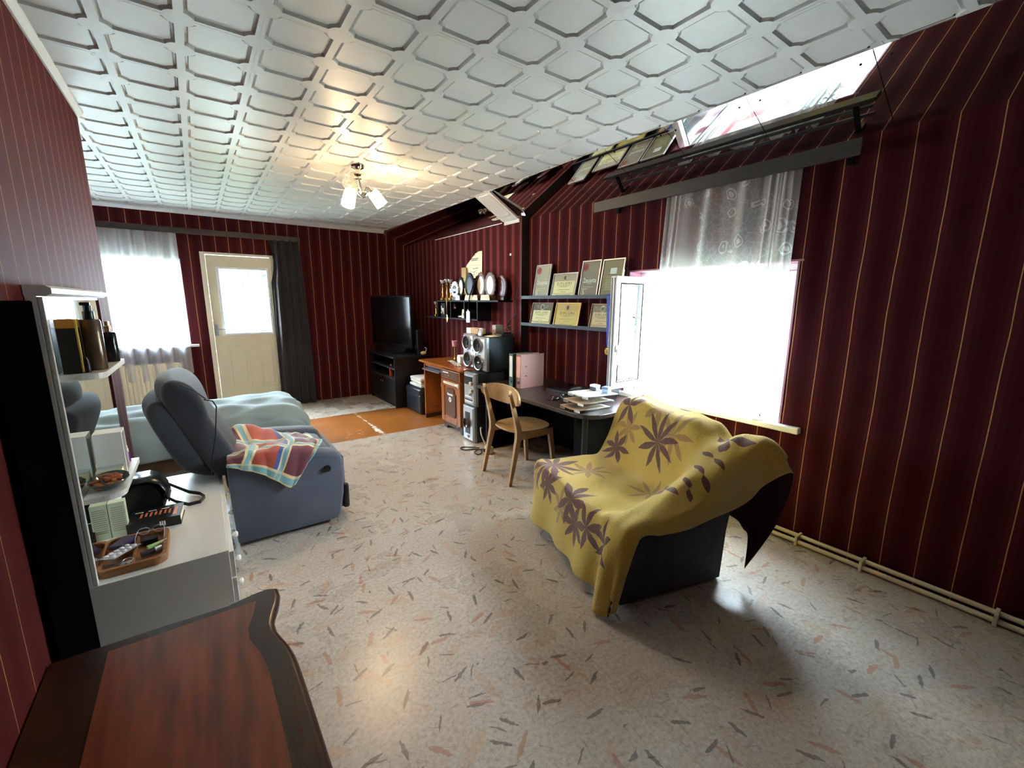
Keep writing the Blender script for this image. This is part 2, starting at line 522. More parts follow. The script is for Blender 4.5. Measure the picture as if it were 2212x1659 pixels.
def tile_mesh(nx, ny, name):
    bm = B()
    for i in range(nx):
        for j in range(ny):
            cell(bm, (i+.5)*PX, (j+.5)*PY)
    # thin visible joint: shrink the tile slightly
    bmesh.ops.scale(bm, vec=((nx*PX-.0016)/(nx*PX), (ny*PY-.0016)/(ny*PY), 1), verts=bm.verts[:])
    bmesh.ops.recalc_face_normals(bm, faces=bm.faces[:])
    for f in bm.faces:
        if f.normal.z > 0.5: f.normal_flip()
    me = bpy.data.meshes.new(name); bm.to_mesh(me); bm.free(); me.materials.append(ceil_m)
    return me
me22 = tile_mesh(2, 2, 'ceiling_tile'); me21 = tile_mesh(2, 1, 'ceiling_tile_half')
for i in range(-3, 4):
    for j in range(-5, 9):
        x = TX0 + TW*i; y = TY0 + TD*j
        if x + TW < XL and y + TD < 3.6: continue
        o = bpy.data.objects.new('ceiling_tile', me21 if j == 8 else me22)
        COL.objects.link(o); o.location = (x, y, ZC); o.parent = ceiling
# cornices
bm = B()
prism(bm, [(YF, ZC+.004), (YF, ZC-.045), (YF-.012, ZC-.045), (YF-.05, ZC-.012), (YF-.06, ZC+.004)], XLL, CE, 'X')
struct('trim_2', bm, ceil_m)
bm = B()
prism(bm, [(XL, ZC+.004), (XL, ZC-.03), (XL+.008, ZC-.03), (XL+.028, ZC-.006), (XL+.03, ZC+.004)], YB, 3.815, 'Y')
struct('trim_3', bm, white_paint)

# sloping strip along the right wall, faced with mirror squares
def slope_strip(y0, y1, xa, za, xb, zb, name):
    # xa,za upper edge ; xb,zb lower edge ; slab lies above the mirror face
    bm = B()
    prism(bm, [(xa, za+.012), (xb+.02, zb+.003), (xb+.02, zb+.22), (xa, za+.22)], y0, y1, 'Y')
    return struct(name, bm, plain('slope_board', hexc(60, 26, 30), 0.6))
slope1 = slope_strip(YB, YSTEP+.02, CE, ZC, XR, 2.390, 'ceiling_slope_near')
slope2 = slope_strip(YSTEP+.02, YF, CE+.02, ZC, XS, 2.385, 'ceiling_slope_far')
def mirror_squares(seams, xa, za, xb, zb, par):
    d = Vector((xb-xa, 0, zb-za)); L = d.length; d.normalize()
    nrm = Vector((d.z, 0, -d.x))           # pointing down into the room
    if nrm.z > 0: nrm = -nrm
    for y0, y1 in zip(seams[:-1], seams[1:]):
        bm = B(); g = 0.002
        base = Vector((xa, 0, za)) + d*0.004
        P = lambda s, y, h: base + d*s + Vector((0, y, 0)) + nrm*h
        rings = [[P(0, y0+g, 0), P(L-.01, y0+g, 0), P(L-.01, y1-g, 0), P(0, y1-g, 0)], [P(0, y0+g, .004), P(L-.01, y0+g, .004), P(L-.01, y1-g, .004), P(0, y1-g, .004)]]
        loft(bm, rings)
        mo = finish('mirror_panel', bm, mirror_m, par)
        for (s, yy) in ((.06, y0+.055), (.06, y1-.055), (L-.07, y0+.055), (L-.07, y1-.055)):
            bm = B(); c = P(s, yy, .004)
            cyl(bm, c - nrm*.001, c + nrm*.003, .0065, .005, 10)
            finish('screw_cap', bm, black_mat, mo)
mirror_squares([-.86, -.31, .25, .797, 1.349, 1.862, 2.361, 2.868, 3.375, 3.84], CE, ZC+.006, XR, 2.392, slope1)
mirror_squares([4.16, 4.66, 5.17, 5.68, 6.19, 6.70, 6.975], CE+.02, ZC+.006, XS, 2.387, slope2)
# boxed strip clad with ceiling tile where the wall steps
d = Vector((XS-CE, 0, 2.385-ZC)).normalized(); nrm = Vector((d.z, 0, -d.x))
if nrm.z > 0: nrm = -nrm
bm = B()
L = 0.50
bs = Vector((CE-.005, 0, ZC+.004))
Q = lambda s, y, h: bs + d*s + Vector((0, y, 0)) + nrm*h
loft(bm, [[Q(0, 3.865, .0), Q(L, 3.865, .0), Q(L, 4.145, .0), Q(0, 4.145, .0)], [Q(0, 3.865, .022), Q(L-.10, 3.865, .022), Q(L-.10, 4.145, .022), Q(0, 4.145, .022)]])
pts = rrect(.34, .22, .03, 3, .18, 4.005)
loft(bm, [[Q(x, y, .0215) for x, y in pts], [Q(x, y, .028) for x, y in rrect(.32, .20, .03, 3, .18, 4.005)]])
box(bm, XS-.012, XS, 3.865, 4.145, 2.345, 2.42)
tile_strip = finish('tile_strip', bm, ceil_m, slope2)
# peeling white edge below the far mirrors
bm = B(); box(bm, XS-.004, XS, 4.2, 5.9, 2.374, 2.383); finish('edge_tape', bm, white_paint, slope2)
# small white sensor/sticker on the wall segment
bm = B(); box(bm, XS-.004, XS, 4.02, 4.045, 2.012, 2.036); finish('sticker', bm, white_paint, wall_right_far)

# ------------------------------------------------------------------ right window
def rect_frame(bm, axis, a0, a1, z0, z1, t0, t1, w, wb=None):
    # axis 'X': frame lies in the YZ plane with thickness t0..t1 in X
    wb = wb or w
    rs = ((a0, a0+w, z0, z1), (a1-w, a1, z0, z1), (a0+w, a1-w, z1-w, z1), (a0+w, a1-w, z0, z0+wb))
    for (b0, b1, c0, c1) in rs:
        if axis == 'X': box(bm, t0, t1, b0, b1, c0, c1, .004, 1)
        else: box(bm, b0, b1, t0, t1, c0, c1, .004, 1)
bm = B(); rect_frame(bm, 'X', WY0, WY1, 0.735, WZ1, 3.15, 3.22, .055)
for y in (1.565, 1.985): box(bm, 3.152, 3.218, y-.03, y+.03, .79, 1.713, .004, 1)
win1 = struct('window_1', bm, upvc)
for (a, b) in ((1.212, 1.535), (1.595, 1.955)):
    bm = B(); rect_frame(bm, 'X', a, b, .79, 1.713, 3.135, 3.19, .05); fr = finish('sash_frame', bm, upvc, win1)
    bm = B(); box(bm, 3.158, 3.166, a+.045, b-.045, .835, 1.668); finish('pane', bm, pane_glass, fr)
# reveal lining and sill
bm = B(); box(bm, XR-.004, 3.15, WY0, WY0+.012, .735, WZ1); box(bm, XR-.004, 3.15, WY1-.012, WY1, .735, WZ1)
finish('reveal_lining', bm, plain('mauve_reveal_paper', hexc(150, 96, 112), 0.6), win1)
bm = B(); box(bm, XR-.006, 3.15, WY0-.02, WY1+.0, WZ1-.012, WZ1); finish('reveal_head', bm, plain('mauve_reveal_paper', hexc(150, 96, 112), 0.6), win1)
bm = B(); box(bm, 2.955, 3.16, 1.035, 2.46, .695, .735, .008, 2); finish('window_sill', bm, white_paint, win1)
# open sash, hinged at the far jamb and swung into the room
hx, hy = 3.13, 2.385
sw = 0.40
a = rad(181)   # local +x points into the room
m = TR((hx, hy, 0), a)
bm = B(); rect_frame(bm, 'Y', 0, sw, .79, 1.713, -.03, .03, .055)
bmesh.ops.transform(bm, matrix=m, verts=bm.verts[:]); sash = finish('open_sash', bm, upvc, win1)
bm = B(); box(bm, .05, sw-.05, -.004, .004, .84, 1.665); bmesh.ops.transform(bm, matrix=m, verts=bm.verts[:]); finish('pane', bm, pane_glass, sash)
bm = B()
for yy in ((-.032, -.029), (.029, .032)): rect_frame(bm, 'Y', .052, sw-.052, .842, 1.661, yy[0], yy[1], .008)
bmesh.ops.transform(bm, matrix=m, verts=bm.verts[:]); finish('gasket', bm, black_mat, sash)
bm = B(); box(bm, sw-.0005, sw+.003, -.02, -.012, .80, 1.70); box(bm, sw-.0005, sw+.003, .008, .016, .80, 1.70)
bmesh.ops.transform(bm, matrix=m, verts=bm.verts[:]); finish('seal_strip', bm, plain('grey_seal', hexc(110, 104, 98), .5), sash)
bm = B(); box(bm, sw-.04, sw-.015, .03, .045, 1.10, 1.16, .004); box(bm, sw-.035, sw-.02, .04, .055, 1.0, 1.13, .004)
bmesh.ops.transform(bm, matrix=m, verts=bm.verts[:]); finish('window_handle', bm, upvc, sash)

# ------------------------------------------------------------------ far window
bm = B(); rect_frame(bm, 'Y', FX0, FX1, FZ0, FZ1, YF+.12, YF+.19, .06)
box(bm, -.74, -.68, YF+.122, YF+.188, FZ0+.06, FZ1-.06, .004, 1)
win2 = struct('window_2', bm, upvc)
for (a, b) in ((FX0+.06, -.74), (-.68, FX1-.06)):
    bm = B(); rect_frame(bm, 'Y', a, b, FZ0+.06, FZ1-.06, YF+.10, YF+.15, .045); fr = finish('sash_frame', bm, upvc, win2)
    bm = B(); box(bm, a+.04, b-.04, YF+.122, YF+.13, FZ0+.1, FZ1-.1); finish('pane', bm, pane_glass, fr)
bm = B(); box(bm, FX0-.08, -.015, YF-.07, YF+.12, .912, .942, .006, 2); finish('window_sill', bm, white_paint, win2)

# ------------------------------------------------------------------ door
bm = B()
box(bm, DX0, DX0+.055, YF-.012, YF+.10, 0, DZ1, .004); box(bm, DX1-.055, DX1, YF-.012, YF+.10, 0, DZ1, .004); box(bm, DX0+.055, DX1-.055, YF-.012, YF+.10, DZ1-.03, DZ1, .004)
door = struct('door_1', bm, cream_paint)
dx0, dx1 = DX0+.057, DX1-.057
bm = B()
gz0, gz1 = 1.055, 1.93; gx0, gx1 = .275, .905
y0, y1 = YF+.002, YF+.042
gx1 = min(gx1, dx1-.03)
box(bm, dx0, gx0, y0, y1, .01, DZ1-.035); box(bm, gx1, dx1, y0, y1, .01, DZ1-.035)
box(bm, gx0, gx1, y0, y1, gz1, DZ1-.035); box(bm, gx0, gx1, y0, y1, .94, gz0)
box(bm, gx0, gx1, y0, y1, .01, .30); box(bm, .535, .635, y0, y1, .30, .94)
slab = finish('door_leaf', bm, cream_paint, door)
for (a, b) in ((gx0, .535), (.635, gx1)):
    bm = B(); box(bm, a, b, y0+.012, y1-.005, .30, .94)
    pts = lambda i, yy: [(a+i, yy, .30+i), (b-i, yy, .30+i), (b-i, yy, .94-i), (a+i, yy, .94-i)]
    loft(bm, [pts(.03, y0+.013), pts(.05, y0+.006)], cap0=False)
    finish('door_panel', bm, cream_paint, slab)
bm = B(); rect_frame(bm, 'Y', gx0-.012, gx1+.012, gz0-.012, gz1+.012, y0-.012, y0+.01, .03)
finish('glazing_bead', bm, white_paint, slab)
bm = B(); box(bm, gx0, gx1, y0+.015, y0+.02, gz0, gz1); finish('pane', bm, pane_glass, slab)
bm = B(); box(bm, .172, .212, y0-.008, y0, 1.04, 1.19, .003); hp = finish('handle_plate', bm, steel, slab)
bm = B(); tube(bm, [(.192, y0-.006, 1.125), (.192, y0-.045, 1.125), (.205, y0-.052, 1.125), (.30, y0-.052, 1.128)], .009, 8); finish('door_handle', bm, steel, hp, True)

# ================================================================== materials for furnishings
def fabric(name, c1, c2, scale=300.0, rough=0.9, sheen=0.3, bmp=0.25, big=3.0):
    if name in _cache: return _cache[name]
    m, nt, p = newmat(name)
    tc = N(nt, 'TexCoord')
    n1 = N(nt, 'TexNoise', i_Scale=scale, i_Detail=2.0); n2 = N(nt, 'TexNoise', i_Scale=big, i_Detail=4.0)
    for n in (n1, n2): nt.links.new(tc.outputs['Object'], n.inputs['Vector'])
    f = math_n(nt, 'ADD', math_n(nt, 'MULTIPLY', n1.outputs['Fac'], 0.5), math_n(nt, 'MULTIPLY', n2.outputs['Fac'], 0.5))
    c = ramp(nt, f, [(0.3, c1), (0.7, c2)])
    nt.links.new(c, p.inputs['Base Color'])
    p.inputs['Roughness'].default_value = rough
    p.inputs['Sheen Weight'].default_value = sheen
    p.inputs['Specular IOR Level'].default_value = 0.2
    bump(nt, p, n1.outputs['Fac'], bmp, 0.003)
    _cache[name] = m
    return m

def sheer(name, tint, alpha, lace=0.0, top=None):
    m = bpy.data.materials.new(name); m.use_nodes = True
    nt = m.node_tree; nt.nodes.clear()
    o = N(nt, 'OutputMaterial'); t = N(nt, 'BsdfTransparent'); d = N(nt, 'BsdfDiffuse'); tr = N(nt, 'BsdfTranslucent')
    d.inputs[0].default_value = (*tint, 1); tr.inputs[0].default_value = (*tint, 1)
    m1 = N(nt, 'MixShader'); m1.inputs[0].default_value = 0.5
    nt.links.new(d.outputs[0], m1.inputs[1]); nt.links.new(tr.outputs[0], m1.inputs[2])
    m2 = N(nt, 'MixShader')
    g = N(nt, 'NewGeometry'); 
    fac = None
    if lace > 0:
        mp = N(nt, 'Mapping'); mp.inputs['Scale'].default_value = (1, 1, 1)
        nt.links.new(g.outputs['Position'], mp.inputs['Vector'])
        wn = N(nt, 'TexNoise', i_Scale=9.0, i_Detail=3.0)
        nt.links.new(mp.outputs[0], wn.inputs['Vector'])
        vm = N(nt, 'VectorMath', operation='MULTIPLY_ADD'); vm.inputs[1].default_value = (0.10, 0.10, 0.10)
        nt.links.new(wn.outputs['Color'], vm.inputs[0]); nt.links.new(mp.outputs[0], vm.inputs[2])
        vo = N(nt, 'TexVoronoi', i_Scale=24.0); vo.feature = 'DISTANCE_TO_EDGE'
        nt.links.new(vm.outputs[0], vo.inputs['Vector'])
        lines = math_n(nt, 'MULTIPLY', math_n(nt, 'LESS_THAN', vo.outputs['Distance'], 0.05), 0.35)
        wv = N(nt, 'TexVoronoi', i_Scale=9.0)
        nt.links.new(vm.outputs[0], wv.inputs['Vector'])
        rings = math_n(nt, 'LESS_THAN', math_n(nt, 'ABSOLUTE', math_n(nt, 'SUBTRACT', wv.outputs['Distance'], 0.30)), 0.035)
        blob = math_n(nt, 'LESS_THAN', wv.outputs['Distance'], 0.16)
        pat = math_n(nt, 'MAXIMUM', lines, math_n(nt, 'MAXIMUM', rings, blob))
        region = N(nt, 'TexNoise', i_Scale=1.7, i_Detail=1.0); nt.links.new(g.outputs['Position'], region.inputs['Vector'])
        reg = math_n(nt, 'GREATER_THAN', region.outputs['Fac'], 0.46)
        fac = math_n(nt, 'ADD', alpha, math_n(nt, 'MULTIPLY', math_n(nt, 'MULTIPLY', pat, reg), lace))
    else:
        nz = N(nt, 'TexNoise', i_Scale=40.0); nt.links.new(g.outputs['Position'], nz.inputs['Vector'])
        fac = math_n(nt, 'ADD', alpha-.05, math_n(nt, 'MULTIPLY', nz.outputs['Fac'], 0.1))
    # cloth seen edge-on is denser
    lw = N(nt, 'LayerWeight'); lw.inputs[0].default_value = 0.35
    fac = math_n(nt, 'MINIMUM', math_n(nt, 'ADD', fac, math_n(nt, 'MULTIPLY', lw.outputs['Facing'], 0.45)), 0.97)
    nt.links.new(fac, m2.inputs[0])
    nt.links.new(t.outputs[0], m2.inputs[1]); nt.links.new(m1.outputs[0], m2.inputs[2])
    nt.links.new(m2.outputs[0], o.inputs[0])
    return m
lace_m = sheer('white_lace', (0.86, 0.86, 0.84), 0.42, 0.36)
voile_m = sheer('white_voile', (0.90, 0.91, 0.95), 0.42)
dark_curtain_m = fabric('charcoal_curtain_cloth', hexc(44, 41, 42), hexc(58, 54, 54), 200, 0.9, 0.1)
paper_w = plain('white_paper', hexc(236, 234, 228), 0.7, var=0.03)
paper_c = plain('cream_paper', hexc(232, 218, 178), 0.7, var=0.04)
card_m = plain('kraft_card', hexc(196, 160, 110), 0.7, var=0.08)
ink = plain('black_ink', hexc(40, 36, 34), 0.7, var=0.1)
ink_soft = plain('grey_ink', hexc(150, 136, 112), 0.7, var=0.1)
red_ink = plain('red_ink', hexc(170, 52, 50), 0.6, var=0.1)
gold_m = plain('gold_plate', hexc(212, 170, 92), 0.25, 0.9, var=0.1)
silver_m = plain('silver_plate', hexc(200, 200, 205), 0.25, 0.9, var=0.05)
silver_plastic = plain('silver_plastic', hexc(178, 182, 190), 0.3, 0.45, var=0.05)
dark_plastic = plain('dark_grey_plastic', hexc(42, 44, 48), 0.4, var=0.12)
black_pl = plain('black_plastic', hexc(14, 14, 16), 0.3, var=0.2)
cone_m = plain('speaker_cone', hexc(34, 31, 30), 0.6, var=0.15, spec=.2)
white_gloss = plain('white_gloss_lacquer', hexc(226, 222, 214), 0.3, var=0.02)
oak = wood('oiled_oak', hexc(156, 118, 76), hexc(200, 160, 110), 'Z', 0.42, 5)
oak_x = wood('oiled_oak_seat', hexc(160, 122, 78), hexc(204, 164, 112), 'X', 0.4, 5)
cherry = wood('cherry_veneer', hexc(134, 70, 26), hexc(176, 100, 42), 'Y', 0.25, 4)
cherry_z = wood('cherry_veneer_upright', hexc(134, 72, 28), hexc(172, 100, 44), 'Z', 0.3, 4)
walnut_in = wood('walnut_inset', hexc(78, 46, 30), hexc(104, 64, 42), 'Z', 0.35, 4)
choc = plain('chocolate_laminate', hexc(66, 46, 40), 0.45, var=0.1)
blue_ribbon = plain('blue_ribbon', hexc(20, 52, 150), 0.55, var=0.15)
red_cloth = fabric('red_felt', hexc(140, 16, 24), hexc(170, 26, 34), 120)
pink_glass = plain('pink_frosted_glass', hexc(222, 150, 168), 0.35, var=0.08)

# ================================================================== ceiling lamp
bulb_m = bpy.data.materials.new('lit_bulb'); bulb_m.use_nodes = True
_p = bulb_m.node_tree.nodes['Principled BSDF']; _p.inputs['Emission Color'].default_value = (1, 0.8, 0.52, 1); _p.inputs['Emission Strength'].default_value = 60
def shade_mat():
    m = bpy.data.materials.new('etched_lamp_glass'); m.use_nodes = True
    nt = m.node_tree; nt.nodes.clear()
    o = N(nt, 'OutputMaterial'); t = N(nt, 'BsdfTransparent'); tr = N(nt, 'BsdfTranslucent'); g = N(nt, 'BsdfGlossy')
    t.inputs[0].default_value = (1, 0.96, 0.9, 1); tr.inputs[0].default_value = (0.95, 0.9, 0.82, 1); g.inputs['Roughness'].default_value = 0.15
    tc = N(nt, 'TexCoord'); vo = N(nt, 'TexVoronoi', i_Scale=120.0); nt.links.new(tc.outputs['Object'], vo.inputs['Vector'])
    f = math_n(nt, 'ADD', 0.35, math_n(nt, 'MULTIPLY', math_n(nt, 'GREATER_THAN', vo.outputs['Distance'], 0.42), 0.4))
    m1 = N(nt, 'MixShader'); nt.links.new(f, m1.inputs[0]); nt.links.new(t.outputs[0], m1.inputs[1]); nt.links.new(tr.outputs[0], m1.inputs[2])
    m2 = N(nt, 'MixShader'); m2.inputs[0].default_value = 0.08
    nt.links.new(m1.outputs[0], m2.inputs[1]); nt.links.new(g.outputs[0], m2.inputs[2]); nt.links.new(m2.outputs[0], o.inputs[0])
    return m
shade_m = shade_mat()
LX, LY = 1.205, 3.85
lamp = thing('ceiling_lamp', 'chrome three-arm ceiling lamp with patterned glass shades, two glowing warm', 'lamp', (LX, LY, ZC))
bm = B(); lathe(bm, [(0.02, 0), (.055, -.002), (.05, -.016), (.02, -.032), (.018, -.06)], (LX, LY, ZC-.001), 24); finish('canopy', bm, chrome, lamp, True)
bm = B(); lathe(bm, [(.018, -.055), (.05, -.06), (.062, -.078), (.055, -.096), (.02, -.104)], (LX, LY, ZC), 24)
body = finish('lamp_body', bm, chrome, lamp, True)
for a in (200, 300, 60):
    c = Vector((LX+.048*math.cos(rad(a)), LY+.048*math.sin(rad(a)), ZC-.085)); dd = Vector((math.cos(rad(a)), math.sin(rad(a)), -.6)).normalized()
    bm = B(); cyl(bm, c, c+dd*.016, .026, .024, 16); finish('round_cap', bm, white_gloss, body, True)
hub = Vector((LX+.03, LY, 2.39))
bm = B(); tube(bm, [(LX+.005, LY, ZC-.10), (LX+.018, LY, 2.45), tuple(hub)], .011, 10); finish('stem', bm, chrome, lamp, True)
bm = B(); lathe(bm, [(.003, -.035), (.012, -.03), (.04, -.008), (.046, .004), (.03, .018), (.01, .022)], tuple(hub), 20); finish('hub', bm, chrome, lamp, True)
def lamp_shade(sock, mouth, lit, watts):
    sock, mouth = Vector(sock), Vector(mouth); ax = (mouth-sock).normalized()
    mid = (hub + sock)/2 + Vector((0, 0, .05))
    bm = B(); tube(bm, [tuple(hub), tuple(hub.lerp(mid, .6)+Vector((0, 0, .012))), tuple(mid), tuple(mid.lerp(sock, .6)), tuple(sock)], .006, 8)
    arm = finish('arm', bm, chrome, lamp, True)
    q = Vector((0, 0, 1)).rotation_difference(ax).to_matrix().to_4x4()
    L = (mouth-sock).length
    bm = B(); lathe(bm, [(.004, -.012), (.026, -.008), (.028, .012), (.02, .03)], (0, 0, 0), 16, mat=None)
    bmesh.ops.transform(bm, matrix=Matrix.Translation(sock) @ q, verts=bm.verts[:]); finish('socket', bm, chrome, lamp, True)
    bm = B()
    rings = []
    for r, z in ((.02, .0), (.042, .004), (.048, .03), (.052, L), (.0495, L), (.0455, .03), (.036, .008)):
        rings.append([Vector((r*math.cos(2*PI*k/24), r*math.sin(2*PI*k/24), z)) for k in range(24)])
    loft(bm, rings, False, False)
    bmesh.ops.transform(bm, matrix=Matrix.Translation(sock) @ q, verts=bm.verts[:])
    sh = finish('glass_shade', bm, shade_m, lamp, True)
    c = sock + ax*.07
    bm = B(); ball(bm, tuple(c), .02, n=8); bmesh.ops.transform(bm, matrix=Matrix.Identity(4), verts=bm.verts[:])
    finish('bulb', bm, bulb_m if lit else white_gloss, sh, True)
    if lit:
        l = bpy.data.lights.new('lamp_light', 'POINT'); l.energy = watts; l.color = (1, 0.72, 0.42); l.shadow_soft_size = .03
        lo = bpy.data.objects.new('lamp_light', l); COL.objects.link(lo); lo.location = tuple(sock + ax*(L*.93))
LAMP_W = 5
lamp_shade((1.125, 3.80, 2.395), (1.085, 3.775, 2.265), True, LAMP_W)
lamp_shade((1.315, 3.86, 2.425), (1.405, 3.875, 2.325), True, LAMP_W)
lamp_shade((1.185, 3.945, 2.43), (1.125, 3.87, 2.47), False, 0)

# ================================================================== far wall curtains
bm = B(); box(bm, -1.55, 1.285, 6.855, 6.875, 2.312, 2.38, .003); 
pel_far = thing('curtain_pelmet', 'dark brown pelmet board above the far window and cream door', 'pelmet', (0, 6.87, 2.31))
finish('board', bm, dark_wood_x, pel_far)
for x in (-1.2, .0, 1.27):
    bm = B(); box(bm, x-.01, x+.01, 6.875, 6.98, 2.335, 2.365); finish('bracket', bm, black_mat, pel_far)
bm = B(); box(bm, -1.5, 1.26, 6.905, 6.93, 2.345, 2.36); finish('curtain_track', bm, white_paint, pel_far)

def curtain(name, fn, nu, nv, mat, label, group=None):
    bm = B(); sheet(bm, fn, nu, nv)
    o = finish(name, bm, mat, None, True, angle=180)
    tag(o, label, 'curtain', group)
    return o
def far_sheer(u, v):
    x = -1.42 + (1.42-.108)*u
    z = 2.335 - (2.335-.51)*v
    amp = .016 + .012*v
    y = 6.885 + amp*math.sin(u*58+1.2*math.sin(u*9)) + .006*math.sin(u*131+v*2)
    z += .012*math.sin(u*40)*v*v
    if u > .93: z += .06*(u-.93)/.07*v*v
    if .80 < u < .93 and v > .82: z += .10*math.sin((u-.80)/.13*PI)*(v-.82)/.18
    return (x - .02*v*(1-u), y, z)
curtain('sheer_curtain', far_sheer, 220, 20, voile_m, 'white sheer curtain hanging over the far window beside the cream door')
def dark_c(u, v):
    w = .375 + .07*v
    x0 = .885 - .01*v
    x = x0 + w*u + .02*math.sin(v*3)*u
    z = 2.33 - 2.318*v
    y = 6.885 + (.022+.014*v)*math.sin(u*24+.8*math.sin(v*2.2)) + .012*math.sin(u*51+v*4) - .03*v*u
    if v < .25 and u < .3: x += .05*(1-u/.3)*math.sin(v/.25*PI)
    return (x, y, z)
o = curtain('door_curtain', dark_c, 90, 24, dark_curtain_m, 'charcoal curtain gathered at the right edge of the cream door'); solid(o, .004)

# ================================================================== right window curtain and pelmet
pel = thing('curtain_pelmet', 'weathered dark pelmet board above the lace curtain, below the mirror strip', 'pelmet', (2.85, 1.8, 2.25))
bm = B(); box(bm, 2.838, 2.858, .88, 2.735, 2.254, 2.338, .003); finish('board', bm, dark_wood, pel)
for y in (.97, 2.60):
    bm = B(); box(bm, 2.858, 3.0, y-.012, y+.012, 2.318, 2.332); box(bm, 2.985, 3.0, y-.014, y+.014, 2.25, 2.332); finish('bracket', bm, black_mat, pel)
for x in (2.885, 2.925):
    bm = B(); box(bm, x-.008, x+.008, .90, 2.71, 2.305, 2.318); finish('curtain_track', bm, plain('grey_brown_track', hexc(60, 56, 56), .5), pel)
def lace_c(u, v):
    # u: 0 far edge .. 1 near edge
    y = (2.055 + .085*v)*(1-u) + (1.178 + .02*v)*u
    z = 2.31 - (2.31-.80)*v - .045*v*math.sin(PI*u*.55) + .05*v*u
    g = math.exp(-((u-.05)/.07)**2) + math.exp(-((u-.93)/.09)**2)
    x = 2.905 + .018*math.sin(u*26+math.sin(v*1.7)) + .022*g*math.sin(u*120) + .012*math.sin(u*11+v*3)*v
    x += .01*(1-v)*math.sin(u*44)
    y += .02*g*math.cos(u*90)*(.4+v)
    z += .012*math.sin(u*60)*v**8
    return (x, y, z)
curtain('lace_curtain', lace_c, 200, 40, lace_m, 'white lace curtain with floral pattern hanging at the right window')

# stand on the sill
ls = thing('table_lamp_stand', 'round white stand with thin dark stem on the right window sill', 'stand', (3.03, 1.30, .735))
bm = B(); lathe(bm, [(.002, 0), (.075, 0), (.078, .004), (.075, .009), (.01, .014)], (3.03, 1.30, .7352), 32); finish('base', bm, white_gloss, ls, True)
bm = B(); tube(bm, [(3.03, 1.30, .748), (3.03, 1.30, .80), (3.03, 1.302, .98)], .005, 8); finish('stem', bm, black_pl, ls, True)
bm = B(); lathe(bm, [(.002, -.006), (.07, -.004), (.075, 0), (.07, .004), (.002, .006)], (3.03, 1.302, 1.045), 28, 'X'); finish('round_head', bm, white_gloss, ls, True)

# ================================================================== radiators and pipes
def radiator(label, axis, a0, a1, z0, z1, face, back, n):
    c = ((a0+a1)/2, face, z0) if axis == 'X' else (face, (a0+a1)/2, z0)
    t = thing('radiator', label, 'radiator', c)
    w = (a1-a0)/n
    s = 1 if back > face else -1
    for k in range(n):
        bm = B()
        b0, b1 = a0+k*w+.1*w, a0+(k+1)*w-.1*w
        if axis == 'X': box(bm, b0, b1, face, face+s*.03, z0+.03, z1-.02, .006, 2)
        else: box(bm, face, face+s*.03, b0, b1, z0+.03, z1-.02, .006, 2)
        finish('rib', bm, cream_paint, t, True)
    bm = B()
    if axis == 'X': box(bm, a0, a1, face+s*.008, back, z0, z1, .004)
    else: box(bm, face+s*.008, back, a0, a1, z0, z1, .004)
    finish('panel', bm, cream_paint, t)
    bm = B(); m = int((a1-a0)/.02)
    for k in range(m):
        q = a0+.02*k
        if axis == 'X': box(bm, q+.004, q+.016, face+s*.01, back-s*.005, z1, z1+.004)
        else: box(bm, face+s*.01, back-s*.005, q+.004, q+.016, z1, z1+.004)
    finish('top_grille', bm, cream_paint, t)
    return t
radiator('cream ribbed radiator under the far window behind the bed', 'X', -1.25, -.22, .12, .72, 6.88, 6.95, 24)
radiator('cream panel radiator below the right window behind the sofa', 'Y', 1.22, 2.28, .12, .56, 2.90, 2.965, 20)
pp = thing('heating_pipes', 'pair of cream heating pipes running along the foot of the right wall', 'pipes', (2.94, 0, 0))
for (x, z) in ((2.965, .045), (2.925, .022)):
    bm = B(); tube(bm, [(x, -1.35, z), (x, .3, z+.001), (x, 1.15, z), (x, 1.34, z+.002)], .013, 10); finish('pipe', bm, cream_paint, pp, True)
for y in (.95, .62, .10):
    bm = B(); box(bm, 2.905, 2.99, y-.008, y+.008, .0, .062, .003); finish('pipe_clip', bm, cream_paint, pp)

# small things on the far sill, seen through the voile
t = thing('flower_pot', 'blue-grey pot with a leafy plant on the far window sill behind the sheer curtain', 'plant pot', (-.56, 7.02, .942))
bm = B(); lathe(bm, [(.002, 0), (.055, 0), (.075, .12), (.07, .13), (.06, .11), (.002, .10)], (-.56, 7.03, .943), 20); finish('pot', bm, plain('blue_grey_glaze', hexc(96, 116, 140), .4), t, True)
bm = B()
for k in range(26):
    a = R.random()*6.28; h = .1+.22*R.random(); r = .02+.09*R.random(); c = Vector((-.56+r*math.cos(a), 7.03+min(r*math.sin(a), .05), 1.04+h)); s = .03
    w = Vector((math.cos(a+1.5), math.sin(a+1.5), 0))*s*.5; u = Vector((math.cos(a), math.sin(a), .6))*s
    bm.faces.new([bm.verts.new(c-u), bm.verts.new(c+w), bm.verts.new(c+u), bm.verts.new(c-w)])
for k in range(5):
    a = k*1.3; tube(bm, [(-.56, 7.03, 1.03), (-.56+.05*math.cos(a), 7.03+.03*math.sin(a), 1.18), (-.56+.08*math.cos(a), 7.03+.04*math.sin(a), 1.3)], .003, 5)
finish('leaves', bm, plain('leaf_green', hexc(70, 104, 62), .5), t)
bm = B(); lathe(bm, [(.002, 0), (.045, 0), (.05, .07), (.046, .07), (.04, .01), (.002, .01)], (-.72, 7.03, .943), 18)
tag(finish('small_bowl', bm, plain('rose_glaze', hexc(190, 96, 120), .4), None, True), 'small rose-pink bowl on the far window sill', 'bowl')

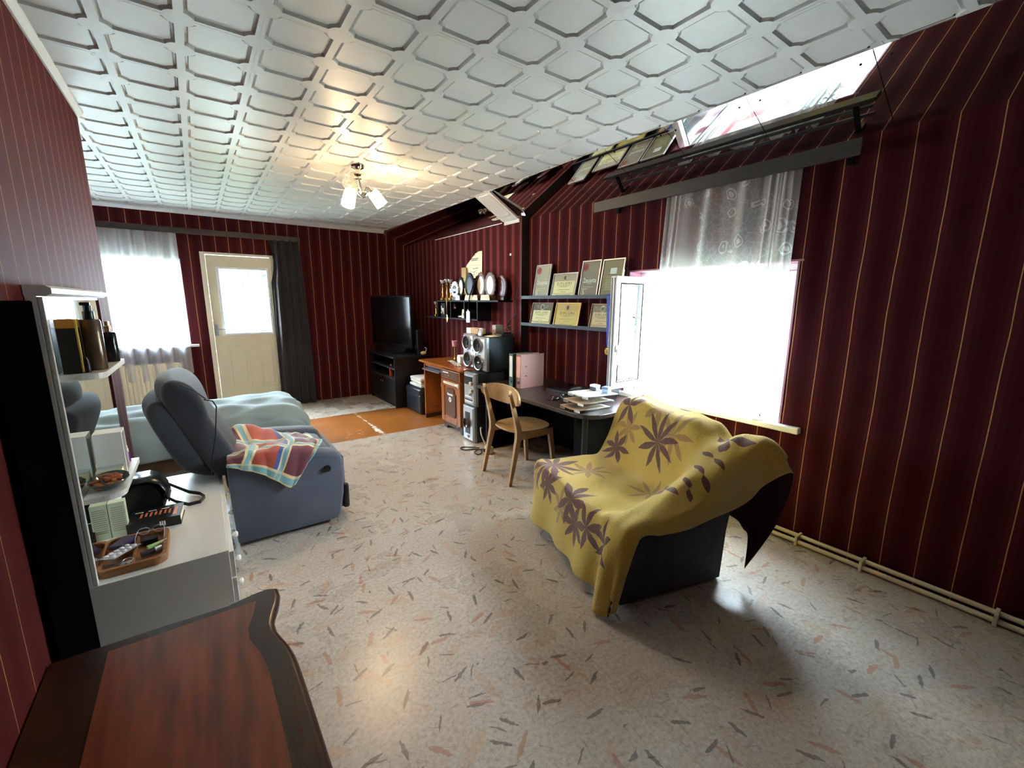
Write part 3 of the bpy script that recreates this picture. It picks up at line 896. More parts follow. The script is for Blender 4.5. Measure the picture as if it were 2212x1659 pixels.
# ================================================================== bed
bed = thing('bed', 'low bed made up with a crumpled pale grey-blue cover by the far window', 'bed', (-.6, 5.0, 0))
bm = B(); box(bm, -2.15, .66, 4.64, 5.44, .10, .28, .01); finish('bed_frame', bm, wood('bed_frame_wood', hexc(70, 50, 36), hexc(96, 70, 50), 'X'), bed)
for (x, y) in ((-2.05, 4.7), (-2.05, 5.38), (.60, 4.7), (.60, 5.38)):
    bm = B(); box(bm, x-.03, x+.03, y-.03, y+.03, 0, .10); finish('leg', bm, black_mat, bed)
bm = B(); box(bm, -2.14, .68, 4.63, 5.45, .28, .43, .05, 4); finish('mattress', bm, fabric('mattress_ticking', hexc(196, 200, 204), hexc(214, 216, 218), 60), bed, True)
duvet_m = fabric('grey_blue_cover_cloth', hexc(122, 138, 142), hexc(146, 160, 162), 260, 0.85, 0.2, 0.15)
def duvet(u, v):
    # u along X from -2.15 to right end and down; v across from near hem over the top to far hem
    Lx = 2.15+.74
    s = u*(Lx+.30); t_ = v*(1.0+.26+.22)
    def fold(q, lo, hi, z):   # rounded edges
        return q
    x = -2.15+min(s, Lx); dropx = max(0, s-Lx)
    if t_ < .26: y = 4.58; dropy = .26-t_
    elif t_ > 1.16: y = 5.48; dropy = t_-1.16
    else: y = 4.58+(t_-.26); dropy = 0
    puff = .055*math.sin(PI*min(1, max(0, (y-4.55)/.96)))**.5
    z = .445 + puff
    # soft edges
    ex = max(0, 1-(Lx-s)/.16) if s < Lx else 1
    ey = max(0, 1-min(abs(y-4.58), abs(5.48-y))/.12)
    z -= .05*ex*ex + .035*ey*ey
    if dropx > 0: z -= dropx; x += .05*math.sin(min(1, dropx/.12)*PI/2) 
    if dropy > 0:
        z -= dropy
        y += (-.035 if t_ < .26 else .035)*math.sin(min(1, dropy/.1)*PI/2)
    wr = .010*math.sin(7*x+9*y+2*math.sin(3*y))+.012*math.sin(21*y+3*math.sin(2.3*x)+1.5*x)+.007*math.sin(13*x-17*y)+.005*math.sin(31*y-9*x)
    z += wr*(0.4 if (dropx > .05 or dropy > .05) else 1)
    if dropx > 0.03: x += .02*math.sin(22*y)
    if dropy > 0.03: y += .018*math.sin(17*x+1)
    return (x, y, max(z, .05))
bm = B(); sheet(bm, duvet, 150, 80)
o = finish('bed_cover', bm, duvet_m, bed, True, angle=180); solid(o, .012, 1)
# ================================================================== recliner
rec_m = fabric('slate_grey_microfibre', hexc(66, 69, 80), hexc(88, 92, 104), 320, 0.85, 0.35, 0.15, 5)
rec_dark = fabric('charcoal_microfibre', hexc(46, 46, 52), hexc(64, 64, 70), 320, 0.85, 0.3, 0.15, 5)
rec = thing('recliner', 'slate grey upholstered recliner armchair tipped back beside the white vanity', 'armchair', (.35, 3.33, 0))
def arm_profile(y0, y1, name):
    bm = B()
    prof = [(.06, .03), (.66, .03), (.675, .06), (.70, .20), (.71, .36), (.705, .44), (.69, .475), (.665, .495), (.60, .51), (.45, .528), (.25, .545), (.10, .555), (.05, .545), (.045, .40)]
    n = len(prof)
    w = y1-y0
    rings = []
    for f, ins in ((0, .03), (.06, .008), (.16, 0), (.84, 0), (.94, .008), (1, .03)):
        cx, cz = .38, .28
        rings.append([(x + (cx-x)/abs(cx-x)*ins*.8 if abs(cx-x) > .05 else x, y0+w*f, z-ins*.9 if z > .3 else z) for x, z in prof])
    loft(bm, rings)
    return finish(name, bm, rec_m, rec, True, angle=50)
arm_profile(2.93, 3.10, 'armrest'); arm_profile(3.58, 3.75, 'armrest')
bm = B(); cyl(bm, (.60, 2.932, .40), (.60, 2.915, .40), .022, .02, 16); finish('recline_button', bm, black_pl, rec, True)
bm = B(); box(bm, .08, .64, 3.10, 3.58, .04, .30, .01); finish('seat_base', bm, rec_m, rec)
bm = B(); box(bm, .04, .68, 3.105, 3.575, .28, .49, .06, 4); finish('seat_cushion', bm, rec_m, rec, True)
bm = B(); box(bm, .675, .735, 3.02, 3.66, .05, .44, .025, 4); finish('footrest', bm, rec_m, rec, True)
bm = B(); box(bm, .70, .745, 2.975, 3.02, .06, .24, .018, 3); finish('footrest_flap', bm, black_pl, rec, True)
def slab_loft(profile, y0, y1, mat, name, bulge=.03, n=10):
    # profile: closed polygon in XZ ; rounded ends across Y
    bm = B(); cx = sum(p[0] for p in profile)/len(profile); cz = sum(p[1] for p in profile)/len(profile)
    rings = []
    for k in range(n+1):
        f = k/n; e = math.sin(PI*f)**.22 if 0 < f < 1 else .78
        e = max(.78, e)
        rings.append([(cx+(x-cx)*e, y0+(y1-y0)*f, cz+(z-cz)*(.9+.1*e)) for x, z in profile])
    loft(bm, rings)
    o = finish(name, bm, mat, rec, True, angle=180); subsurf(o, 2)
    return o
slab_loft([(.0, .455), (.03, .45), (.01, .51), (-.06, .66), (-.14, .84), (-.19, .93), (-.24, .955), (-.30, .945), (-.33, .90), (-.31, .82), (-.24, .66), (-.16, .50)], 2.99, 3.70, rec_dark, 'back_shell')
slab_loft([(.02, .44), (.10, .44), (.16, .47), (.155, .56), (.10, .66), (.045, .76), (.01, .82), (.0, .86), (-.01, .92), (-.05, 1.0), (-.11, 1.05), (-.18, 1.07), (-.235, 1.055), (-.26, 1.0), (-.25, .93), (-.20, .82), (-.12, .66), (-.04, .50)], 2.98, 3.70, rec_dark, 'back_cushion')
bm = B(); tube(bm, [(-.02, 2.965, .945), (.02, 2.955, .935), (.035, 2.955, .90), (.03, 2.955, .86), (.015, 2.952, .74), (-.01, 2.95, .62), (-.03, 2.95, .50)], .0035, 6); finish('hanging_strap', bm, black_pl, rec, True)
bm = B(); tube(bm, [(-.12, 2.985, 1.04), (-.06, 2.965, 1.005), (-.01, 2.955, .95)], .004, 6); finish('piping', bm, rec_m, rec, True)

# plaid throw
def plaidmat():
    m, nt, p = newmat('plaid_wool')
    uv = N(nt, 'UVMap'); sep = N(nt, 'SeparateXYZ'); nt.links.new(uv.outputs[0], sep.inputs[0])
    def bands(s, off, stops):
        t = math_n(nt, 'FRACT', math_n(nt, 'ADD', math_n(nt, 'MULTIPLY', s, 1.0), off))
        return ramp(nt, t, stops, 'CONSTANT')
    mar, org, blu, cream, teal, red = hexc(104, 12, 40), hexc(176, 58, 20), hexc(28, 70, 150), hexc(226, 202, 150), hexc(116, 170, 180), hexc(126, 24, 24)
    a = math_n(nt, 'MULTIPLY', sep.outputs[0], 2.6)
    b = math_n(nt, 'MULTIPLY', sep.outputs[1], 2.2)
    ca = bands(a, 0.10, [(0, mar), (.34, cream), (.38, teal), (.45, cream), (.49, org), (.82, blu), (.88, cream), (.91, teal), (.97, cream)])
    cb = bands(b, 0.35, [(0, red), (.33, cream), (.37, teal), (.45, cream), (.49, mar), (.80, blu), (.88, cream), (.92, teal), (.97, cream)])
    ba = bands(a, 0.10, [(0, (0, 0, 0)), (.34, (1, 1, 1)), (.49, (0, 0, 0)), (.88, (1, 1, 1)), (.99, (1, 1, 1))])
    bb = bands(b, 0.35, [(0, (0, 0, 0)), (.33, (1, 1, 1)), (.49, (0, 0, 0)), (.88, (1, 1, 1)), (.99, (1, 1, 1))])
    sa = N(nt, 'SeparateColor'); nt.links.new(ba, sa.inputs[0]); sb = N(nt, 'SeparateColor'); nt.links.new(bb, sb.inputs[0])
    c = mix_n(nt, 0.5, ca, ca)
    c = mix_n(nt, sb.outputs[0], c, mix_n(nt, math_n(nt, 'MULTIPLY', sa.outputs[0], 0.5), cb, ca))
    nz = N(nt, 'TexNoise', i_Scale=160.0); nt.links.new(uv.outputs[0], nz.inputs['Vector'])
    c = mix_n(nt, math_n(nt, 'MULTIPLY', nz.outputs['Fac'], 0.10), c, (0.75, 0.72, 0.68))
    nt.links.new(c, p.inputs['Base Color']); p.inputs['Roughness'].default_value = 0.95; p.inputs['Sheen Weight'].default_value = 0.4
    bump(nt, p, nz.outputs['Fac'], 0.3, 0.003)
    return m
plaid_m = plaidmat()
def crom(p0, p1, p2, p3, t_):
    return .5*((2*p1)+(p2-p0)*t_+(2*p0-5*p1+4*p2-p3)*t_*t_+(3*p1-p0-3*p2+p3)*t_**3)
def net_sheet(bm, net, nu, nv, tweak=None):
    nr, nc = len(net), len(net[0])
    def pt(u, v):
        fr = v*(nr-1); i = min(int(fr), nr-2); a = fr-i
        fc = u*(nc-1); j = min(int(fc), nc-2); b = fc-j
        def rp(r):
            r = max(0, min(nr-1, r)); return crom(*[Vector(net[r][max(0, min(nc-1, j+k))]) for k in (-1, 0, 1, 2)], b)
        q = crom(rp(i-1), rp(i), rp(i+1), rp(i+2), a)
        return tweak(u, v, q) if tweak else q
    pts = [[pt(i/nu, j/nv) for j in range(nv+1)] for i in range(nu+1)]
    cu = [0.0]; cv = [0.0]; jm = nv//3; im = int(nu*.62)
    for i in range(nu): cu.append(cu[-1]+(pts[i+1][jm]-pts[i][jm]).length)
    for j in range(nv): cv.append(cv[-1]+(pts[im][j+1]-pts[im][j]).length)
    lay = bm.loops.layers.uv.verify()
    gv = [[bm.verts.new(p) for p in r] for r in pts]
    for i in range(nu):
        for j in range(nv):
            f = bm.faces.new((gv[i][j], gv[i+1][j], gv[i+1][j+1], gv[i][j+1]))
            for l, (a, b) in zip(f.loops, ((i, j), (i+1, j), (i+1, j+1), (i, j+1))): l[lay].uv = (cu[a], cv[b])
    return [cu[min(nu, int(round(k*nu/(nc-1))))] for k in range(nc)], [cv[min(nv, int(round(k*nv/(nr-1))))] for k in range(nr)]
plaid_net = [[(.047, 2.912, .545), (.127, 2.912, .505), (.207, 2.912, .465), (.289, 2.910, .40), (.367, 2.908, .333), (.406, 2.912, .37)],
 [(.049, 2.912, .565), (.138, 2.912, .555), (.233, 2.910, .53), (.329, 2.908, .475), (.423, 2.908, .42), (.473, 2.912, .465)],
 [(.051, 2.93, .582), (.16, 2.93, .59), (.258, 2.93, .585), (.372, 2.93, .575), (.49, 2.925, .542), (.541, 2.925, .540)],
 [(.064, 3.06, .585), (.182, 3.06, .592), (.298, 3.06, .59), (.42, 3.06, .582), (.537, 3.06, .565), (.605, 3.06, .552)],
 [(.063, 3.2, .597), (.169, 3.2, .585), (.286, 3.2, .562), (.426, 3.2, .566), (.527, 3.2, .545), (.595, 3.2, .525)],
 [(.055, 3.4, .605), (.137, 3.4, .656), (.271, 3.4, .625), (.396, 3.4, .560), (.5, 3.4, .53), (.598, 3.4, .51)],
 [(.06, 3.52, .56), (.14, 3.53, .59), (.27, 3.54, .57), (.39, 3.53, .53), (.49, 3.5, .515), (.58, 3.48, .505)]]
def plaid_tweak(u, v, q):
    if q.y > 2.94: q.z += .006*math.sin(u*23+v*9)+.004*math.sin(u*41-v*15)
    else: q.y -= abs(.006*math.sin(u*19+v*7))
    return q
bm = B(); net_sheet(bm, plaid_net, 66, 60, plaid_tweak)
o = finish('plaid_throw', bm, plaid_m, None, True, angle=180); solid(o, .007, 1)
tag(o, 'colourful plaid blanket thrown over the near armrest of the grey recliner', 'blanket')

# ================================================================== white vanity
van = thing('vanity_chest', 'white vanity chest with a tall mirror back panel and small shelves', 'vanity', (-.22, 2.66, 0))
VY0, VY1 = 2.095, 3.25
bm = B(); box(bm, -.45, .004, VY0, VY1, .04, .435, .002); finish('body', bm, white_gloss, van)
bm = B(); box(bm, -.44, -.02, VY0+.02, VY1-.02, 0, .04); finish('plinth', bm, white_gloss, van)
for (a, b) in ((VY0+.002, 2.67), (2.676, VY1-.002)):
    for (z0, z1) in ((.302, .425), (.172, .297), (.045, .167)):
        bm = B(); box(bm, .004, .022, a, b, z0, z1, .002); dr = finish('drawer', bm, white_gloss, van)
        bm = B(); c = ((.022), (a+b)/2, (z0+z1)/2)
        lathe(bm, [(.006, 0), (.006, .010), (.013, .014), (.015, .022), (.010, .029), (.001, .030)], c, 16, 'X'); finish('knob', bm, white_gloss, dr, True)
PYF = 3.20
bm = B(); box(bm, -.452, -.424, VY0, PYF, .435, 1.515, .002); bp = finish('back_panel', bm, white_gloss, van)
bm = B(); box(bm, -.4238, -.419, VY0+.018, PYF-.004, .437, 1.50); finish('mirror', bm, mirror_m, bp)
bm = B(); box(bm, -.4238, -.410, VY0, VY0+.016, .436, 1.51, .002); finish('edge_strip', bm, white_gloss, bp)
bm = B(); prism(bm, [(-.452, 1.512), (-.40, 1.512), (-.385, 1.522), (-.385, 1.538), (-.40, 1.548), (-.452, 1.548)], VY0-.004, PYF+.01, 'Y'); finish('top_rail', bm, white_gloss, van)
def van_shelf(z, y1, name='shelf'):
    pts = [(-.418, 2.15), (-.36, 2.15)] + [(-.36+.06*math.sin(rad(a)), 2.21-.06*math.cos(rad(a))) for a in (15, 30, 45, 60, 75, 90)] + [(-.295, y1), (-.418, y1)]
    bm = B(); prism(bm, pts, z-.022, z, 'Z'); return finish(name, bm, white_gloss, van)
van_shelf(1.235, 2.66); van_shelf(.765, 2.62)

amber_box = plain('amber_black_carton', hexc(24, 18, 12), 0.4)
t = thing('perfume_carton', 'black carton with a yellow edge on the upper vanity shelf', 'box', (-.385, 2.24, 1.235))
bm = B(); box(bm, -.412, -.362, 2.185, 2.265, 1.2355, 1.40, .001); finish('carton', bm, amber_box, t)
bm = B(); box(bm, -.4125, -.3615, 2.184, 2.266, 1.40, 1.432, .001); finish('amber_top', bm, plain('amber_carton', hexc(190, 128, 40), .4), t)
bm = B(); box(bm, -.3615, -.357, 2.186, 2.20, 1.24, 1.43); finish('yellow_edge', bm, plain('yellow_carton', hexc(230, 200, 96), .4), t)
def bottle(label, c, r, h, mb, mc, capr, caph, pump=False, name='bottle'):
    t = thing(name, label, 'bottle', c)
    bm = B(); lathe(bm, [(.001, 0), (r*.95, 0), (r, .004), (r, h-.012), (r*.9, h-.003), (capr*1.02, h)], (c[0], c[1], c[2]+.0006), 24); finish('bottle_body', bm, mb, t, True)
    bm = B(); lathe(bm, [(capr, 0), (capr, caph*.55), (capr*.72, caph*.6), (capr*.72, caph), (.001, caph)], (c[0], c[1], c[2]+h), 20); cp = finish('cap', bm, mc, t, True)
    if pump:
        bm = B(); box(bm, c[0]-.02, c[0]+.009, c[1]-.008, c[1]+.008, c[2]+h+caph, c[2]+h+caph+.012, .003); finish('nozzle', bm, mc, cp)
    return t
bottle('bronze pump spray bottle with dark green cap on the upper vanity shelf', (-.335, 2.285, 1.235), .032, .195, plain('smoky_bronze', hexc(112, 92, 78), .2, .5), plain('bottle_green_cap', hexc(16, 40, 34), .3), .017, .05, True, 'spray_bottle')
bottle('black cylinder bottle at the far end of the upper vanity shelf', (-.322, 2.555, 1.235), .026, .13, plain('smoked_black_glass', hexc(30, 32, 34), .12), plain('rose_gold_cap', hexc(214, 170, 140), .25, .8), .012, .045, False)
bm = B(); box(bm, -.405, -.365, 2.50, 2.63, 1.2355, 1.415, .001); tag(finish('black_carton', bm, plain('black_carton', hexc(22, 22, 24), .5)), 'tall plain black carton behind the black bottle on the upper vanity shelf', 'box')
bottle('small black lipstick tube lying at the near corner of the upper vanity shelf', (-.352, 2.205, 1.235), .012, .038, black_pl, black_pl, .010, .02, False, 'lipstick')
# lower shelf
t = thing('trinket_dish', 'oval glass dish heaped with amber pieces on the lower vanity shelf', 'dish', (-.355, 2.255, .765))
bm = B()
rings = []
for f, zz in ((.35, .0), (.5, .002), (.8, .014), (1.0, .034), (.97, .036), (.78, .018), (.45, .008)):
    rings.append([(-.355+.062*f*math.cos(2*PI*k/28)*(1+.03*math.cos(14*PI*k/14)), 2.255+.095*f*math.sin(2*PI*k/28), .766+zz) for k in range(28)])
loft(bm, rings); finish('glass_dish', bm, plain('dark_glass', hexc(70, 80, 72), .1, .2), t, True)
amber = plain('amber_resin', hexc(150, 72, 26), .2, var=.5, scale=60)
for k in range(26):
    a = R.random()*6.28; r = math.sqrt(R.random()); bm = B()
    ball(bm, (-.355+.045*r*math.cos(a), 2.255+.07*r*math.sin(a), .786+.022*(1-r)+.006*R.random()), .013, .8+.5*R.random(), .8+.5*R.random(), .7, 4)
    finish('amber_piece', bm, amber, t, True)
t = thing('white_carton', 'white open-fronted carton standing on the lower vanity shelf', 'box', (-.36, 2.46, .765))
bm = B(); box(bm, -.41, -.318, 2.42, 2.432, .7655, .945); box(bm, -.41, -.318, 2.50, 2.512, .7655, .945); box(bm, -.41, -.318, 2.432, 2.50, .937, .945); box(bm, -.41, -.40, 2.432, 2.50, .7655, .937); finish('carton_shell', bm, paper_w, t)
bm = B(); box(bm, -.40, -.33, 2.432, 2.50, .7655, .93); finish('carton_inside', bm, plain('mauve_card', hexc(150, 120, 124), .6), t)
for (y, c, nm, lb) in ((2.535, hexc(170, 20, 40), 'nail_polish', 'small red nail polish bottle with white cap on the lower vanity shelf'), (2.575, hexc(90, 40, 140), 'nail_polish', 'small purple nail polish bottle with white cap on the lower vanity shelf')):
    bottle(lb, (-.33, y, .765), .011, .045, plain(nm+str(y), c, .2), white_gloss, .008, .03, False, nm)
t = thing('cosmetics_box', 'low cream box with a clear lid behind the amber dish on the lower vanity shelf', 'box', (-.37, 2.37, .765))
bm = B(); box(bm, -.41, -.325, 2.36, 2.40, .7655, .80, .003); finish('box_body', bm, paper_c, t)
bm = B(); box(bm, -.411, -.324, 2.359, 2.401, .80, .81, .002); finish('box_lid', bm, clear_plastic, t)

# on the vanity top
ZV = .4352
tray_m = wood('cork_brown_tray', hexc(120, 76, 40), hexc(160, 108, 60), 'X', .5)
t = thing('catchall_tray', 'rounded wooden tray full of keys, blisters and odds on the vanity top', 'tray', (-.32, 2.30, ZV))
def ring_tray(bm, cx, cy, w, h, r, z, wall=.016, hh=.032):
    o_ = rrect(w, h, r, 5, cx, cy); i_ = rrect(w-2*wall, h-2*wall, r*.7, 5, cx, cy)
    loft(bm, [[(x, y, z) for x, y in o_], [(x, y, z+hh*.8) for x, y in o_], [(x*.985+cx*.015, y*.985+cy*.015, z+hh) for x, y in o_], [(x, y, z+hh) for x, y in i_], [(x, y, z+.006) for x, y in i_]])
bm = B(); ring_tray(bm, -.318, 2.285, .225, .30, .045, ZV); finish('tray_rim', bm, tray_m, t, True)
bm = B(); box(bm, -.322, -.314, 2.15, 2.42, ZV+.006, ZV+.022); finish('divider', bm, tray_m, t)
# contents are things of their own
t = thing('blister_pack', 'silver pill blister pack lying across the wooden tray', 'blister pack', (-.36, 2.27, ZV+.03))
M_ = TR((-.362, 2.27, ZV+.036), rad(62), 0, rad(8))
bm = B(); box(bm, -.075, .075, -.03, .03, 0, .002, 0, mat=M_); finish('foil', bm, plain('blister_foil', hexc(190, 190, 195), .35, .6), t)
for i in range(5):
    for j in (-1, 1):
        bm = B(); ball(bm, (-.056+.028*i, .014*j, .003), .010, 1, 1, .7, 5); bmesh.ops.transform(bm, matrix=M_, verts=bm.verts[:]); finish('pill_blister', bm, plain('clear_blister', hexc(206, 206, 212), .1), t, True)
t = thing('key_bunch', 'bunch of steel keys on a ring at the near end of the wooden tray', 'keys', (-.34, 2.19, ZV+.02))
bm = B(); tube(bm, [(-.335+.018*math.cos(a*.5236), 2.205+.018*math.sin(a*.5236), ZV+.022) for a in range(13)], .0018, 6, caps=False); finish('key_ring', bm, steel, t, True)
for k in range(5):
    a = rad(150+k*33); m2 = TR((-.335+.02*math.cos(a), 2.205+.02*math.sin(a), ZV+.018+.002*k), a)
    bm = B(); prism(bm, rrect(.022, .022, .008, 3, .008, 0), 0, .002, mat=m2); box(bm, .018, .052, -.004, .004, 0, .002, mat=m2); finish('key', bm, steel, t)
for (x, y, rz, c, lb) in ((-.262, 2.235, 20, white_gloss, 'white capped tube lying in the wooden tray nearest its front edge'), (-.245, 2.285, 24, plain('green_label', hexc(150, 190, 110), .4), 'green and white lip balm tube lying in the wooden tray')):
    t = thing('lip_balm', lb, 'lip balm', (x, y, ZV+.02))
    m2 = TR((x, y, ZV+.021), rad(rz))
    bm = B(); cyl(bm, (-.035, 0, 0), (.012, 0, 0), .011, n=16); bmesh.ops.transform(bm, matrix=m2, verts=bm.verts[:]); finish('tube', bm, c if c is not white_gloss else dark_plastic, t, True)
    bm = B(); cyl(bm, (.012, 0, 0), (.036, 0, 0), .0115, n=16); bmesh.ops.transform(bm, matrix=m2, verts=bm.verts[:]); finish('cap', bm, white_gloss, t, True)
bm = B(); prism(bm, rrect(.06, .045, .018, 4, -.275, 2.345), ZV+.012, ZV+.034, 'Z'); tag(finish('car_key_fob', bm, black_pl), 'glossy black car key fob in the wooden tray', 'key fob')
bm = B(); box(bm, -.055, .055, -.026, .026, 0, .018, .004, mat=TR((-.365, 2.37, ZV+.02), rad(70), 0, rad(6))); tag(finish('purple_case', bm, plain('dark_purple_case', hexc(52, 40, 74), .4)), 'dark purple glasses case at the far end of the wooden tray', 'case')
t = thing('eyeglasses', 'clear-framed eyeglasses resting on the far end of the wooden tray', 'eyeglasses', (-.27, 2.41, ZV+.035))
bm = B()
for s in (-1, 1): tube(bm, [(-.27+s*.026+.02*math.cos(a*.5236), 2.40+.004*math.cos(a), ZV+.048+.015*math.sin(a*.5236)) for a in range(13)], .0018, 6)
tube(bm, [(-.276, 2.40, ZV+.05), (-.264, 2.40, ZV+.05)], .0015, 6)
finish('lens_frame', bm, silver_plastic, t, True)
for s in (-1, 1):
    bm = B(); tube(bm, [(-.27+s*.047, 2.40, ZV+.05), (-.27+s*.05, 2.34, ZV+.047), (-.27+s*.048, 2.30, ZV+.040)], .0018, 6); finish('temple', bm, silver_plastic, t, True)

t = thing('thick_book', 'thick black book with orange print lying on the vanity top', 'book', (-.26, 2.56, ZV))
mb = TR((-.262, 2.575, ZV), rad(-4))
bm = B(); box(bm, -.10, .10, -.07, .085, .0005, .005, mat=mb); box(bm, -.10, .10, -.07, .085, .042, .047, mat=mb); box(bm, -.10, .10, -.074, -.069, .0005, .047, mat=mb); bk = finish('cover', bm, plain('black_book_cover', hexc(26, 27, 31), .35), t)
bm = B(); box(bm, -.096, .096, -.069, .08, .005, .042, mat=mb); finish('pages', bm, paper_c, t)
bm = B()
for k in range(7): box(bm, -.06+.018*k, -.052+.018*k, -.02+.006*(k % 2), .03, .0471, .0477, mat=mb)
box(bm, .068, .082, -.05, .055, .0471, .0476, mat=mb)
finish('orange_print', bm, plain('orange_print', hexc(196, 110, 60), .5), bk)
bm = B()
for k in range(4): box(bm, -.085+.05*k, -.055+.05*k, .045, .052, .0471, .0476, mat=mb)
for k in range(3): box(bm, .02+.008*k, .025+.008*k, -.0745, -.074, .012, .034, mat=mb)
finish('white_print', bm, paper_w, bk)

leather = plain('black_leather', hexc(14, 14, 15), .28, var=.25, bmp=.1)
bag = thing('handbag', 'small glossy black leather flap handbag with a looped strap on the vanity', 'handbag', (-.31, 2.76, ZV))
bm = B()
prof = [(-.392, ZV), (-.245, ZV), (-.225, ZV+.05), (-.232, ZV+.11), (-.25, ZV+.155), (-.285, ZV+.175), (-.345, ZV+.175), (-.385, ZV+.15), (-.402, ZV+.08)]
rings = []
for f, s in ((0, .86), (.08, .97), (.5, 1.03), (.92, .97), (1, .86)):
    cx, cz = -.315, ZV
    rings.append([(cx+(x-cx)*s, 2.675+.17*f, cz+(z-cz)*s) for x, z in prof])
loft(bm, rings); finish('bag_body', bm, leather, bag, True)
bm = B()
fp = [(-.385, ZV+.155), (-.345, ZV+.183), (-.285, ZV+.183), (-.243, ZV+.160), (-.223, ZV+.115), (-.214, ZV+.06)]
loft(bm, [[(x, y, z) for x, z in fp] for y in (2.668, 2.76, 2.852)], False, False, closed=False)
fl = finish('flap', bm, leather, bag, True); solid(fl, .005)
bm = B(); cyl(bm, (-.212, 2.76, ZV+.085), (-.206, 2.76, ZV+.085), .009, n=14); finish('clasp', bm, steel, fl, True)
bm = B()
pts = [(-.25, 2.84, ZV+.12), (-.20, 2.86, ZV+.07), (-.14, 2.86, ZV+.02), (-.09, 2.82, ZV+.012), (-.07, 2.76, ZV+.012), (-.09, 2.70, ZV+.012), (-.14, 2.69, ZV+.014), (-.19, 2.70, ZV+.04), (-.235, 2.69, ZV+.09)]
v = []
rings = []
for i, p_ in enumerate(pts):
    p0, p1 = Vector(pts[max(i-1, 0)]), Vector(pts[min(i+1, len(pts)-1)]); d_ = (p1-p0).normalized(); s_ = d_.cross(Vector((0, 0, 1))).normalized(); p_ = Vector(p_)
    rings.append([p_-s_*.002-Vector((0, 0, .009)), p_+s_*.002-Vector((0, 0, .009)), p_+s_*.002+Vector((0, 0, .009)), p_-s_*.002+Vector((0, 0, .009))])
loft(bm, rings); finish('strap', bm, leather, bag, True)
t = thing('info_card', 'pale green printed card box standing against the vanity mirror', 'card', (-.385, 2.55, ZV))
bm = B(); box(bm, -.418, -.36, 2.515, 2.56, ZV, ZV+.165, .001); cb = finish('card_box', bm, plain('pale_green_card', hexc(196, 204, 172), .6), t)
bm = B()
for k in range(12): box(bm, -.412+.002*(k % 3), -.366, 2.5146, 2.515, ZV+.03+.010*k, ZV+.033+.010*k)
finish('printed_lines', bm, ink_soft, cb)

# ================================================================== brown chest in the foreground
chest_top = wood('mahogany_veneer', hexc(84, 32, 14), hexc(140, 66, 28), 'Y', .28, 3, 10)
chest_edge = wood('mahogany_border', hexc(40, 18, 12), hexc(62, 30, 18), 'Y', .25, 5)
ch = thing('wooden_chest', 'low polished brown wooden chest with a wavy moulded edge in the foreground', 'chest', (-.15, .9, 0))
def wavy(y, k):   # serpentine right edge
    t_ = (1.66-y)
    return .118 + .035*(1-math.exp(-t_*1.5)) + .018*math.exp(-((t_-.05)/.10)**2) - .030*math.exp(-((t_-.22)/.10)**2) + k
def chest_poly(k, y1=1.66, y0=-.35):
    n = 44
    e = [(wavy(y0+(y1-.02-y0)*i/n, k), y0+(y1-.02-y0)*i/n) for i in range(n+1)]
    # softened far corner
    return [(-.45, y0)] + e + [(wavy(y1, k)-.02, y1+k*.5-.003), (wavy(y1, k)-.06, y1+k*.5-.006), (-.02, y1-.028+k*.3), (-.2, y1-.02+k*.3), (-.45, y1-.02)]
bm = B(); rings = []
for k, z in ((-.05, .425), (-.03, .430), (-.012, .432), (-.004, .440), (-.010, .446), (-.002, .450), (.0, .457), (-.002, .462), (-.006, .466), (-.011, .4685), (-.016, .470)):
    rings.append([(x, y, z) for x, y in chest_poly(k)])
loft(bm, rings); finish('moulded_top', bm, chest_edge, ch, True, angle=14)
bm = B()
n = 30
e = [(wavy(-.3+(1.60+.3)*i/n, -.075), -.3+(1.60+.3)*i/n) for i in range(n+1)]
prism(bm, [(-.32, -.3)] + e + [(-.32, 1.60)], .468, .4712, 'Z'); finish('veneer_panel', bm, chest_top, ch)
bm = B(); box(bm, -.445, .06, -.30, 1.60, .06, .428, .004); cbod = finish('body', bm, chest_edge, ch)
for k in range(3):
    y0 = -.27+k*.62
    bm = B(); box(bm, .06, .076, y0, y0+.60, .10, .40, .006); dr = finish('drawer', bm, chest_top, ch)
    bm = B(); ball(bm, (.09, y0+.3, .25), .015); finish('knob', bm, gold_m, dr, True)
for (x, y) in ((-.40, -.25), (-.40, 1.55), (.02, -.25), (.02, 1.55)):
    bm = B(); box(bm, x-.03, x+.03, y-.03, y+.03, 0, .062, .004); finish('foot', bm, chest_edge, ch)

bp_ = thing('tall_black_panel', 'tall matte black panel standing on edge against the left wall beside the vanity', 'panel', (-.43, 1.87, 0))
bm = B(); box(bm, -.452, -.438, 1.672, 2.088, 0, 1.495, .002); finish('panel_sheet', bm, plain('matte_black_board', hexc(5, 4, 6), 1.0, var=.2, spec=.0), bp_)
bm = B(); rect_frame(bm, 'X', 1.672, 2.088, 0, 1.497, -.4535, -.434, .02); finish('panel_rim', bm, plain('matte_black_rim', hexc(6, 5, 7), 1.0, spec=.0), bp_)

